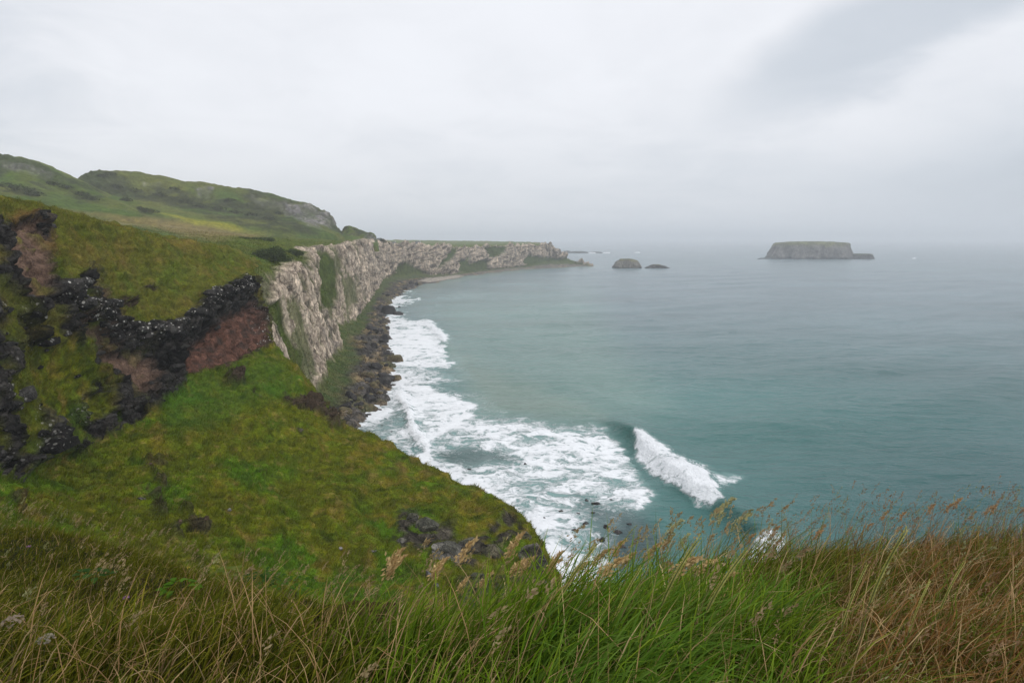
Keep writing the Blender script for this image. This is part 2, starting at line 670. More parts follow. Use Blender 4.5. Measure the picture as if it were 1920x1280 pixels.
# albedo palette (linear)
G_MOSS, G_BRIGHT, G_OLIVE = C(.070, .074, .0025), C(.046, .088, .0025), C(.105, .082, .008)
G_TAN, G_DARK, G_FAR = C(.17, .115, .045), C(.020, .032, .002), C(.075, .105, .030)
R_BASALT, R_BLACK, R_RED, R_PINK = C(.034, .031, .028), C(.008, .0075, .007), C(.120, .058, .040), C(.145, .092, .066)
R_CHALK, R_CHALK2, R_GREY, LICHEN = C(.58, .47, .365), C(.40, .325, .255), C(.16, .15, .145), C(.62, .60, .56)


def turf(p, k=1.0, seed=0):
    a = fbm(p, 9 * k, 4, seed=seed)
    b = fbm(p, 2.6 * k, 4, seed=seed + 1)
    c = fbm(p, 0.9 * k, 3, seed=seed + 2)
    o = lerp(np.broadcast_to(G_MOSS, p.shape).copy(), G_BRIGHT, sstep(-.05, .45, a))
    o = lerp(o, G_OLIVE, sstep(.05, .5, b + .4 * fbm(p, 14 * k, 3, seed=seed + 3)))
    o = lerp(o, G_TAN, .55 * sstep(.28, .6, c + .5 * b))
    o = lerp(o, G_DARK, .7 * sstep(.15, .6, -b - .4 * c))
    wp = p + np.stack([fbm(p, 1.4 * k, 3, seed=seed + 6), fbm(p, 1.4 * k, 3, seed=seed + 7), fbm(p, 1.4 * k, 3, seed=seed + 8)], -1) * 1.3 * k
    f1, ed, cid = worley(wp, 1.1 * k, (1, 1, .8), seed + 5)
    o = o * (.72 + .56 * cid)[..., None]
    o = lerp(o, np.array([.085, .125, .006]), .4 * sstep(.1, .4, fbm(wp, 2.2 * k, 4, .6, seed=seed + 9)))
    return o


def ico_dir(sub):
    import bmesh
    bm = bmesh.new()
    bmesh.ops.create_icosphere(bm, subdivisions=sub, radius=1.0)
    v = np.array([x.co[:] for x in bm.verts])
    f = np.array([[q.index for q in p.verts] for p in bm.faces])
    bm.free()
    return v, f


ICO3, ICO4, ICO5 = ico_dir(3), ico_dir(4), ico_dir(5)


def rock_shape(seed, ico, planes=14, squash=(1, .8, .6), rough=.10):
    r = np.random.default_rng(seed)
    v, f = ico
    v = v.copy()
    for _ in range(planes):
        nrm = r.normal(size=3)
        nrm /= np.linalg.norm(nrm)
        lim = r.uniform(.42, .80)
        dd = v @ nrm
        v = v - np.maximum(dd - lim, 0)[:, None] * nrm * .92
    v += v / np.linalg.norm(v, axis=1)[:, None] * (fbm(v + seed * 3.1, .6, 4) * rough + (worley(v + seed, .45)[2] - .5) * rough * .5)[:, None]
    return v * np.array(squash), f


# ------------------------------------------------------------------ near headland (dark cliff above a turf slope)
def build_headland():
    A = [(-350, 280, 52), (0, 370, 75), (120, 398, 88), (250, 432, 105), (380, 458, 122), (440, 472, 132), (464, 490, 136)]
    B = [(-350, 350, 49), (0, 402, 71), (140, 470, 82), (262, 520, 97), (388, 508, 114), (450, 500, 127), (474, 508, 131)]
    Cc = [(-350, 430, 46), (10, 438, 66), (160, 545, 76), (280, 606, 91), (398, 556, 108), (462, 522, 122), (480, 530, 126)]
    D = [(-350, 880, 36), (0, 885, 50), (150, 852, 64), (310, 745, 82), (418, 685, 98), (486, 656, 111), (508, 648, 116)]
    G2 = [(-350, 1250, 15), (0, 1190, 22), (240, 1190, 30), (450, 1195, 38), (640, 1190, 46), (850, 1150, 55), (1048, 1098, 66)]
    sil = [(572, 708, 110), (645, 798, 104), (765, 852, 96), (872, 908, 88), (948, 955, 80), (1008, 1012, 73)]
    fr = [.09, .24, .38, .52, .66, .82]
    rows = [[P(*p) for p in r] for r in (A, B, Cc, D)]
    for k, f in enumerate(fr):
        r = []
        for c in range(6):
            d, g = np.array(D[c], float), np.array(G2[c], float)
            q = d + (g - d) * f
            q[2] -= 3.0 * math.sin(f * math.pi) * (1 if c > 1 else 0)
            r.append(P(*q))
        r.append(P(*sil[k]))
        rows.append(r)
    rows.append([P(*p) for p in G2])
    H = [p + np.array([1, -7, -p[2] * .55 - 1]) for p in rows[-1]]
    H2 = [np.array([p[0] + 1, p[1] - 13, -4.0]) for p in rows[-1]]
    rows += [H, H2]
    back = [p + np.array([-6, 22, -1.5]) for p in rows[0]]
    back2 = [p + np.array([-20, 70, -14]) for p in rows[0]]
    rows = [back2, back] + rows
    ctrl = []
    for r in rows:
        e = r[-1]
        ctrl.append(list(r) + [e + np.array([0.2, 4.5, -.3 * (e[2] + 4)]), np.array([e[0] + 1.5, e[1] + 8, -4.0])])
    g = loft(ctrl, [8, 30, 55, 60, 105, 40, 50, 45, 45, 45, 45, 45, 20, 6], [60, 120, 110, 95, 75, 70, 24, 14])
    nr, nc = g.shape[:2]
    n = normals(g)
    if np.mean(n[..., 2]) < 0:
        n = -n
    px, py = project(g)
    wob = (fbm(g, 3.0, 4, seed=21) * 22, fbm(g, 3.0, 4, seed=22) * 22)
    wob2 = (fbm(g, 1.2, 3, seed=23) * 10, fbm(g, 1.2, 3, seed=24) * 10)
    cliff = poly_mask(px, py, [(-700, 300), (0, 420), (60, 405), (92, 430), (100, 520), (128, 535), (165, 500), (186, 505), (215, 570), (228, 600),
                               (280, 612), (335, 608), (372, 572), (392, 552), (448, 528), (472, 524), (482, 560), (500, 600), (506, 648), (425, 684),
                               (352, 700), (330, 735), (280, 775), (205, 818), (150, 860), (95, 835), (40, 900), (0, 905), (-700, 960)], 7, wob2)
    grassy = np.maximum.reduce([
        poly_mask(px, py, [(95, 640), (180, 630), (195, 690), (150, 760), (140, 820), (60, 760), (40, 690)], 22, wob),
        .9 * poly_mask(px, py, [(20, 650), (60, 640), (70, 850), (20, 860)], 16, wob),
        poly_mask(px, py, [(155, 745), (205, 735), (210, 775), (160, 790)], 8, wob2),
        .85 * poly_mask(px, py, [(-20, 520), (30, 540), (60, 640), (0, 650)], 16, wob)])
    left = sstep(330, 150, px)
    patch = sstep(.14, .30, fbm(g, 4.0, 4, seed=30) + .06) * left * .75
    scars = sstep(.50, .60, fbm(g, 5.5, 5, .6, seed=31) - .0) * .9 * (py > 690) * sstep(40, 15, np.abs(fbm(g, 30, 2, seed=33)) * 100)
    scar2 = np.maximum.reduce([
        poly_mask(px, py, [(535, 745), (590, 742), (612, 775), (640, 798), (620, 800), (580, 770), (540, 770)], 6, wob2),
        poly_mask(px, py, [(420, 700), (452, 695), (458, 715), (440, 722)], 4, wob2),
        poly_mask(px, py, [(262, 535), (290, 535), (296, 545), (262, 545)], 3, wob2),
        poly_mask(px, py, [(222, 560), (250, 562), (246, 572), (222, 572)], 3, wob2),
        .8 * poly_mask(px, py, [(260, 860), (300, 850), (345, 940), (400, 1000), (380, 1030), (330, 1010), (290, 930)], 18, wob) * sstep(.0, .25, fbm(g, 2.2, 4, seed=35))])
    toe = np.maximum.reduce([
        poly_mask(px, py, [(735, 1010), (748, 965), (770, 958), (800, 985), (855, 985), (850, 1010), (800, 1030), (760, 1030)], 6, wob2),
        poly_mask(px, py, [(845, 1010), (900, 1005), (960, 960), (980, 1000), (960, 1010), (900, 1045), (880, 1070), (850, 1060)], 6, wob2),
        poly_mask(px, py, [(925, 985), (955, 970), (978, 985), (980, 1010), (945, 1015)], 5, wob2),
        poly_mask(px, py, [(870, 1085), (950, 1075), (1040, 1080), (1060, 1200), (860, 1200)], 10, wob) * .8])
    rock = np.clip(cliff * (1 - np.maximum(grassy, patch) * .95), 0, 1)
    rock = np.maximum.reduce([rock, scar2, toe, .9 * scars * (1 - cliff)])
    ci = np.arange(nc)[None, :]
    rock = np.maximum(rock, np.broadcast_to(sstep(nc - 26, nc - 12, ci) * .9, rock.shape) * (g[..., 2] < 16))
    # colours
    f1, ed, cid = worley(g, 2.2, (1.25, 1.25, .8), 1)
    f1b, edb, cidb = worley(g, 0.75, (1.3, 1.3, .8), 2)
    c_rock = lerp(np.broadcast_to(R_BASALT, g.shape).copy(), R_BLACK, sstep(-.1, .35, fbm(g, 5, 4, seed=40)))
    c_rock = c_rock * (0.35 + 1.3 * cidb)[..., None]
    red = np.maximum.reduce([
        poly_mask(px, py, [(358, 650), (405, 612), (428, 590), (476, 578), (500, 612), (502, 650), (424, 684), (352, 700)], 8, wob2),
        poly_mask(px, py, [(440, 600), (470, 560), (482, 575), (480, 600)], 5, wob2) * .6])
    pink = np.maximum.reduce([
        poly_mask(px, py, [(18, 425), (60, 412), (92, 450), (96, 520), (82, 560), (45, 555), (28, 490)], 6, wob2),
        poly_mask(px, py, [(163, 502), (186, 505), (222, 590), (205, 600), (180, 560)], 4, wob2),
        poly_mask(px, py, [(185, 660), (262, 665), (300, 690), (280, 725), (230, 705)], 10, wob2),
        .8 * poly_mask(px, py, [(130, 585), (205, 620), (220, 660), (150, 640)], 10, wob2),
        .6 * poly_mask(px, py, [(240, 700), (270, 690), (290, 735), (240, 740)], 10, wob2)])
    c_rock = lerp(c_rock, R_PINK * (0.75 + .5 * (fbm(g, 2, 4, seed=42) + .5))[..., None], pink)
    c_rock = lerp(c_rock, lerp(R_RED * (0.55 + .9 * cidb)[..., None], C(.060, .040, .032), sstep(-.05, .4, fbm(g, 2.2, 5, .6, stretch=(1.4, 1.4, .7), seed=41))), red * .92)
    c_rock = lerp(c_rock, C(.062, .054, .040) * (0.3 + 1.4 * cidb)[..., None], np.maximum(toe, 0) * .85)
    rock = rock * (1 - toe * sstep(-.1, .25, fbm(g, 1.8, 4, seed=43)) * .9)
    c_rock = lerp(c_rock, C(.075, .05, .03), np.maximum(scar2, scars) * .75)
    c_turf = turf(g, 1.0, 50)
    upper = sstep(640, 560, py)
    c_turf = lerp(c_turf, lerp(np.broadcast_to(C(.080, .075, .016), g.shape).copy(), C(.13, .085, .03), sstep(-.1, .5, fbm(g, 6, 4, seed=56))), .55 * upper)
    c_turf = lerp(c_turf, C(.11, .070, .030), .55 * sstep(.1, .5, fbm(g, 3, 4, seed=57)) * sstep(620, 800, px) * sstep(980, 900, py))
    c_turf = lerp(c_turf, C(.035, .075, .008), .6 * poly_mask(px, py, [(300, 770), (350, 705), (500, 660), (560, 720), (480, 760), (330, 830)], 25, wob))
    c_turf = lerp(c_turf, C(.13, .060, .028), .7 * poly_mask(px, py, [(20, 400), (75, 395), (110, 480), (90, 470), (60, 412), (20, 420)], 10, wob2))
    c_turf = c_turf * C(1.26, 1.36, 1.1)
    colr = lerp(c_turf, c_rock, rock)
    brow = np.maximum.reduce([
        poly_mask(px, py, [(95, 560), (110, 530), (150, 535), (180, 575), (225, 600), (290, 612), (340, 605), (375, 570), (395, 545), (450, 520), (474, 522), (470, 545), (400, 575),
                           (370, 610), (300, 640), (240, 640), (150, 600)], 8, wob2),
        .35 * poly_mask(px, py, [(0, 560), (110, 590), (180, 720), (130, 860), (0, 890)], 20, wob2),
        .5 * poly_mask(px, py, [(480, 575), (506, 600), (506, 690), (488, 690)], 6, wob2)])
    spf, spe, spc = worley(g, .52, (1, 1, 1), 7)
    speck = (spc > .52) * sstep(.48, .28, spf) * sstep(.0, .25, fbm(g, 3.5, 3, seed=60) + .12) * sstep(.1, .5, brow) * (rock > .3)
    # relief
    lump = fbm(g, 15, 2, seed=75) * .9 * (py > 640) + fbm(g, 6.5, 4, .55, seed=70) * 1.2 + fbm(g, 1.3, 3, seed=71) * .35 + np.sin(g[..., 2] * 4.6 + fbm(g, 7, 3, seed=73) * 7) * .13
    rockd = (cid - .4) * 2.0 + (cidb - .5) * .7 - sstep(.18, 0, ed) * .55 + ridged(g, 7, 4, seed=72) * .9
    soft = np.clip(np.maximum(red, pink), 0, 1)
    rockd = rockd * (1 - .72 * soft) - 1.1 * soft
    rockd = rockd * (1 - .75 * toe) + (ridged(g, 1.3, 3, seed=74) * .32 - .1) * (1 - .5 * soft)
    under = poly_mask(px, py, [(120, 650), (230, 640), (300, 642), (370, 618), (402, 588), (468, 560), (482, 580), (430, 600), (408, 628), (362, 658), (350, 705), (300, 672), (240, 664), (150, 700)], 8, wob2)
    rockd = rockd + .8 * brow * (1 - under) * (px > 80) - .9 * under
    ledge = sstep(.0, .3, cliff) * (1 - sstep(.3, .9, cliff))
    fade = np.broadcast_to(sstep(nc - 8, nc - 30, ci), rock.shape)
    amp = lerp(lump, rockd, rock)
    amp = amp * (.4 + .6 * fade) + .25 * ledge
    g = g + n * amp[..., None]
    o = grid_mesh('headland', g, MAT_LAND, {'Col': colr, 'rock': rock * (1 - .6 * np.maximum(red, pink)), 'lichen': np.clip(brow * 1.4, 0, 1) * (rock > .3) * sstep(-.1, .2, fbm(g, 3.5, 3, seed=60) + .1)})
    tag(o, kind='structure')
    # jointed basalt blocks standing out of the crag
    hard = rock * (1 - np.clip(red + pink, 0, 1)) * (cliff > .4) * (py > 380) * (px > -60) * (px < 462) * (1 + 2.5 * brow)
    NB = 420
    bp_, (bn, bb) = sample_grid(g, NB, hard, (n, brow))
    r = np.random.default_rng(91)
    bv, bf, bc, bl, off = [], [], [], [], 0
    for i in range(NB):
        v, f = rock_shape(2000 + i % 40, ICO3, 22, (1, .75, .6), .07)
        sz = float(np.clip(r.lognormal(-.35, .5), .3, 1.7)) * (1.15 if bb[i] > .3 else .9)
        a = r.uniform(-.5, .5) + math.atan2(-bn[i, 0], bn[i, 1])
        ca, sa = math.cos(a), math.sin(a)
        v = (v * sz * np.array([1.3, 1, .95])) @ np.array([[ca, sa, 0], [-sa, ca, 0], [0, 0, 1]])
        v = v + bp_[i] - bn[i] * sz * .12
        tone = C(.020, .019, .018) + (C(.085, .080, .074) - C(.020, .019, .018)) * r.random() ** 1.6
        bv.append(v)
        bf.append(f + off)
        bc.append(tone * (.8 + .4 * fbm(v, .6, 3))[:, None])
        bl.append(np.full(len(v), min(1.0, bb[i] * 1.2)) * (v[:, 2] > bp_[i, 2] - .1 * sz))
        off += len(v)
    bf = np.concatenate(bf)
    tag(mesh_raw('headland_crag', np.concatenate(bv), bf.ravel(), np.full(len(bf), 3), MAT_LAND,
                 {'Col': np.concatenate(bc), 'rock': np.full(off, .6), 'lichen': np.concatenate(bl)}, False), kind='structure')
    # turf tufts growing on it
    keep = (1 - rock) ** 2 * (px > -150) * (px < 1080) * (py < 1230) * np.clip(70.0 / np.maximum(g[..., 1], 30), .35, 1.6) ** 1.5
    keep[:32] = keep[:32] * (np.arange(32) > 26)[:, None]
    N = 200000
    pt, (cl, nn) = sample_grid(g, N, keep, (colr, n))
    cl_n = np.clip(fbm(pt, 1.5, 3, seed=80) + .5, 0, 1.2)
    L = rng.uniform(.16, .50, N) * (.45 + 1.5 * cl_n ** 1.6)
    az = rng.normal(.3, 1.1, N)
    bend = rng.uniform(.5, 1.9, N)
    cl = cl * (rng.uniform(.7, 1.4, N) * (.75 + .55 * cl_n))[:, None]
    pale = rng.random(N) < .08
    cl[pale] = cl[pale] * .4 + G_TAN * .7
    upv = nn * .45 + np.array([0, 0, .75])
    upv /= np.linalg.norm(upv, axis=1)[:, None]
    v, l, ln, cc = blades(pt - nn * .05, L, rng.uniform(.03, .075, N), az, bend, cl, upv, cl * 1.25, (0, .55))
    o = mesh_raw('slope_grass', v, l, ln, MAT_GRASS, {'Col': cc})
    tag(o, 'short windblown turf grass covering the near headland and its slope', 'grass', kind='stuff')
    return g, rock


HEAD, HEAD_ROCK = build_headland()


def field_paint(c, px, py, wob, w):
    """hay field, buttercup strip and dark hedge line of the fields behind the cliffs"""
    c = lerp(c, C(.20, .150, .060), w * .8 * poly_mask(px, py, [(60, 392), (230, 405), (330, 412), (420, 428), (512, 444), (430, 458), (330, 440), (150, 402)], 7, (wob[0] * .5, wob[1] * .5)))
    c = lerp(c, C(.24, .23, .02), w * .9 * poly_mask(px, py, [(280, 396), (345, 406), (440, 422), (498, 438), (440, 433), (360, 417)], 3, (wob[0] * .3, wob[1] * .3)))
    c = lerp(c, C(.045, .062, .020), w * .8 * poly_mask(px, py, [(418, 458), (470, 452), (505, 445), (545, 448), (510, 452), (450, 462)], 2, (wob[0] * .3, wob[1] * .3)))
    return c


# ------------------------------------------------------------------ main coast: chalk cliffs, shore and fields
ST = [  # shore, cliff base, cliff top, shoulder, field, far field
    [(-35, 135, 0), (-49.5, 136, 9), (-57, 137, 33), (-68, 137, 39), (-105, 137, 44), (-300, 137, 60)],
    [(-38, 148, 0), (-51, 148, 8), (-57, 148, 34.5), (-68, 148, 40), (-105, 148, 45), (-300, 148, 62)],
    [(-38, 172, 0), (-54, 170, 8), (-61, 170, 35.5), (-73, 170, 42), (-110, 170, 46), (-300, 170, 64)],
    [(-42, 206, 0), (-60, 205, 7), (-67, 205, 37), (-80, 205, 42.5), (-118, 205, 47), (-320, 205, 66)],
    [(-48, 238, 0), (-67, 237, 6), (-74, 236, 38.5), (-88, 236, 43), (-126, 236, 47), (-340, 236, 68)],
    [(-54, 258, 0), (-77, 262, 9), (-92, 266, 40), (-102, 266, 43), (-140, 266, 47.5), (-360, 266, 69)],
    [(-62, 300, 0), (-78, 300, 6), (-85, 300, 40.5), (-101, 300, 43.5), (-145, 300, 47.5), (-400, 300, 70)],
    [(-76, 370, 0), (-89, 370, 4), (-96, 370, 41.5), (-112, 370, 43.5), (-160, 370, 47), (-420, 370, 72)],
    [(-92, 480, 0), (-106, 480, 5.5), (-113, 480, 41.5), (-128, 480, 43), (-175, 480, 46), (-420, 480, 70)],
    [(-94, 590, 0), (-121, 600, 9), (-127, 602, 39.5), (-137, 604, 41), (-180, 620, 43.5), (-420, 680, 60)],
    [(-82, 660, 0), (-112, 690, 6), (-117, 698, 36.5), (-124, 708, 38), (-150, 750, 40), (-320, 950, 46)],
    [(-60, 757, 0), (-76, 774, 2), (-81, 784, 33.5), (-85, 794, 35), (-100, 840, 36.5), (-150, 1100, 38)],
    [(-20, 860, 0), (-37, 872, 3), (-38, 882, 33.8), (-40, 892, 35), (-42, 940, 36), (-50, 1200, 36)],
    [(22, 952, 0), (18, 972, 4), (18, 982, 34), (18, 992, 35), (20, 1040, 35.5), (20, 1250, 34)],
    [(72, 1006, 0), (60, 1030, 10), (59, 1037, 35), (58, 1046, 36), (58, 1090, 35.5), (60, 1250, 33)],
    [(94, 1024, 0), (76, 1036, 10), (73, 1042, 25), (72, 1052, 28), (72, 1095, 27), (72, 1240, 20)],
    [(112, 1040, 0), (98, 1046, 7), (90, 1051, 13), (86, 1058, 15), (86, 1095, 13), (84, 1200, -3)],
    [(130, 1052, 0), (125, 1055, 1.6), (122, 1058, 2.2), (119, 1062, 2.5), (112, 1092, 1), (104, 1150, -3)],
    [(140, 1054, -2.5), (138, 1060, -2.5), (135, 1064, -3), (132, 1068, -3), (124, 1095, -3), (110, 1150, -4)],
]


def build_coast():
    cols = []
    for s in ST:
        s = [np.array(p, float) for p in s]
        out = s[0] - s[1]
        out[2] = 0
        out /= np.linalg.norm(out) + 1e-6
        under = s[0] + out * 7 + np.array([0, 0, -3 - s[0][2]])
        sm = s[0] * .5 + s[1] * .5
        sm[2] = s[1][2] * .28 + .6 * (s[0][2] > -1)
        mid = s[1] * .42 + s[2] * .58 + out * .5
        far = s[5] + (s[5] - s[4]) * 1.2
        far[2] = s[5][2] + 4
        cols.append([under, s[0], sm, s[1], mid, s[2], s[3], s[4], s[5], far])
    ctrl = np.swapaxes(np.array(cols), 0, 1)
    g = loft(ctrl, [8, 26, 26, 50, 50, 26, 36, 50, 8], [14, 50, 75, 70, 55, 70, 80, 75, 55, 55, 50, 45, 40, 40, 24, 22, 20, 8])
    nr, nc = g.shape[:2]
    n = normals(g)
    if np.mean(n[..., 2]) < 0:
        n = -n
    ri = np.broadcast_to(np.arange(nr)[:, None], (nr, nc)).astype(float)
    px, py = project(g)
    z0 = g[..., 2]
    # row bands: 0-8 sea bed, 8-60 shore, 60-160 cliff, 160-186 shoulder, then fields
    k = np.clip(g[..., 1] / 300.0, .7, 2.5)
    big = fbm(g, 16, 4, stretch=(1, 1, 2.2), seed=101)
    wl = fbm(g, 30, 3, seed=104) * 16 + fbm(g, 9, 4, seed=105) * 12
    cl = sstep(52, 66, ri + wl * .6) * sstep(170, 160, ri + wl * .5)
    shore = sstep(62, 48, ri + wl * .7)
    # gully and grassy tongues on the cliff
    wob = (fbm(g, 6, 4, seed=110) * 9, fbm(g, 6, 4, seed=111) * 12)
    veg = np.maximum.reduce([
        poly_mask(px, py, [(592, 480), (612, 470), (628, 505), (632, 555), (618, 582), (600, 580), (594, 540)], 5, wob),
        poly_mask(px, py, [(505, 575), (528, 560), (545, 600), (562, 660), (570, 705), (540, 690), (520, 620)], 4, wob),
        poly_mask(px, py, [(640, 520), (660, 520), (668, 560), (650, 600), (642, 565)], 4, wob) * .8,
        poly_mask(px, py, [(735, 500), (760, 490), (800, 515), (740, 530)], 3, (wob[0] * .4, wob[1] * .4)),
        poly_mask(px, py, [(815, 505), (850, 482), (858, 466), (846, 466), (820, 495)], 2, (wob[0] * .3, wob[1] * .3)),
        poly_mask(px, py, [(857, 512), (858, 490), (868, 488), (875, 480), (880, 495), (905, 485), (915, 490), (912, 506), (880, 512)], 2, (wob[0] * .3, wob[1] * .3)),
        poly_mask(px, py, [(905, 464), (950, 462), (940, 478), (915, 484)], 2, (wob[0] * .3, wob[1] * .3)),
        poly_mask(px, py, [(988, 478), (1035, 484), (1075, 486), (1090, 492), (1040, 496), (985, 498), (978, 490)], 2, (wob[0] * .3, wob[1] * .3)),
        poly_mask(px, py, [(460, 490), (512, 520), (515, 555), (500, 600), (470, 560)], 5, wob) * .8])
    vn = sstep(.05, .24, fbm(g, 9, 5, .6, stretch=(1, 1, 2.2), seed=112) + .05 * (1 - sstep(.2, .8, n[..., 2] + .2)))
    veg = np.clip(np.maximum(veg, vn * .8 * sstep(500, 350, g[..., 1])), 0, 1)
    rock = cl * (1 - veg)
    # chalk colour
    f1, ed, cid = worley(g, 4.6, (1, 1, 6), 11)
    f1b, edb, cidb = worley(g, 1.6, (1, 1, 3.0), 12)
    groove = ridged(g, 3.0, 4, .6, stretch=(1, 1, 10), seed=113)
    ch = lerp(np.broadcast_to(R_CHALK, g.shape).copy(), R_CHALK2, sstep(-.15, .45, fbm(g, 8, 5, .6, stretch=(1, 1, 2.5), seed=114)))
    ch = lerp(ch, C(.19, .165, .145), .65 * sstep(.08, .4, fbm(g, 12, 5, .62, stretch=(1, 1, 1.8), seed=115)))
    ch = lerp(ch, C(.10, .095, .075), .6 * sstep(.1, .45, fbm(g, 3.0, 4, .6, stretch=(1, 1, 6), seed=116)))
    ch = lerp(ch, C(.13, .11, .09), .55 * sstep(.12, .0, ed))
    ch = ch * (.8 + .4 * cidb)[..., None]
    # turf
    t = turf(g, 2.2, 120)
    t = lerp(t, C(.085, .120, .022), .6)
    t = lerp(t, C(.055, .075, .020), .45 * sstep(.0, .4, fbm(g, 12, 4, seed=121)) * sstep(190, 165, ri) * sstep(120, 150, ri))
    t = lerp(t, C(.035, .052, .016), .5 * cl)
    field = sstep(196, 216, ri)
    fc = lerp(np.broadcast_to(C(.085, .120, .034), g.shape).copy(), C(.13, .125, .045), sstep(-.2, .4, fbm(g, 60, 4, seed=122)))
    fc = field_paint(fc, px, py, wob, 1.0)
    t = lerp(t, fc, field)
    colr = lerp(t, ch, rock)
    # shore: dark wrack-covered rock to tan stones
    sf1, sed, scid = worley(g, 2.6, (1, 1, 1), 13)
    sh = lerp(np.broadcast_to(C(.075, .068, .062), g.shape).copy(), C(.20, .15, .085), sstep(-.05, .35, fbm(g, 9, 4, seed=130)))
    sh = lerp(sh, C(.10, .10, .035), .6 * sstep(.2, .45, fbm(g, 14, 3, seed=131)))
    sh = sh * (.55 + .9 * scid)[..., None]
    pale = np.maximum(poly_mask(px, py, [(782, 528), (800, 522), (858, 515), (870, 519), (810, 530)], 2), sstep(700, 860, g[..., 1]) * .3)
    sh = lerp(sh, C(.42, .37, .31), pale)
    talus = np.maximum.reduce([
        poly_mask(px, py, [(575, 720), (590, 690), (620, 640), (645, 665), (655, 695), (625, 710), (600, 722)], 5, wob),
        poly_mask(px, py, [(612, 640), (640, 615), (655, 625), (640, 655), (615, 650)], 4, wob),
        poly_mask(px, py, [(655, 622), (665, 590), (690, 595), (690, 615), (665, 632)], 4, wob),
        poly_mask(px, py, [(672, 575), (680, 550), (700, 565), (690, 582)], 3, (wob[0] * .4, wob[1] * .4)),
        sstep(31, 46, ri + wl * .5) * .9])
    tl = lerp(np.broadcast_to(C(.055, .085, .022), g.shape).copy(), C(.085, .095, .03), sstep(-.2, .4, fbm(g, 5, 4, seed=133)))
    sh = lerp(sh, tl, talus)
    colr = lerp(colr, sh, shore)
    # relief
    d_rock = (cid - .5) * 2.6 * k + (cidb - .5) * .4 + groove * 1.3 * k + ridged(g, 9, 3, stretch=(1, 1, 7), seed=117) * 1.5 * k + big * 2.4 * k - 1.6 * sstep(.10, .0, ed) * k
    zb = g[..., 2] / 3.4 + fbm(g, 25, 3, seed=140) * 1.4
    strata = (np.abs((zb % 1) - .5) * 2 - .5) * .35 * sstep(-.2, .2, fbm(g, 14, 3, seed=144))
    d_turf = fbm(g, 6, 4, seed=141) * .9 + fbm(g, 22, 3, seed=142) * 1.6
    d_sh = (scid - .45) * 1.9 + ridged(g, 7, 4, seed=143) * 1.1 + (cidb - .5) * .5
    d_sh = d_sh * (1 - .8 * pale)
    d = lerp(d_turf + 1.5 * big * cl, d_rock + strata, rock)
    d = lerp(d, lerp(d_sh, d_turf * .7, talus), shore)
    d = d * sstep(-2.8, -.5, z0 + (ri > 60) * 3)
    g2 = g + n * d[..., None]
    o = grid_mesh('coast', g2, MAT_CLIFF, {'Col': colr, 'rock': np.maximum(rock, shore * (1 - talus))})
    tag(o, kind='structure')
    # rough scrub tufts on the shoulder and gullies
    w = (1 - np.clip(rock + shore * (1 - talus), 0, 1)) * (ri > 20) * (ri < 230) * (g[..., 1] > 130) * np.clip(240 / g[..., 1], 0, 1.4) ** 2
    N = 60000
    pt, (c2, nn) = sample_grid(g2, N, w, (colr, n))
    c2 = c2 * rng.uniform(.85, 1.6, N)[:, None]
    upv = nn * .5 + np.array([0, 0, .6])
    upv /= np.linalg.norm(upv, axis=1)[:, None]
    v, l, ln, cc = blades(pt - nn * .1, rng.uniform(.25, .75, N), rng.uniform(.12, .3, N), rng.normal(.3, 1.2, N), rng.uniform(.4, 1.6, N), c2, upv, c2 * 1.2, (0, .55))
    o = mesh_raw('cliff_grass', v, l, ln, MAT_GRASS, {'Col': cc})
    tag(o, 'rough green grass on the shoulders and ledges of the chalk cliff', 'grass', kind='stuff')
    return g2, ri, shore, talus


COAST, COAST_RI, COAST_SHORE, COAST_TALUS = build_coast()


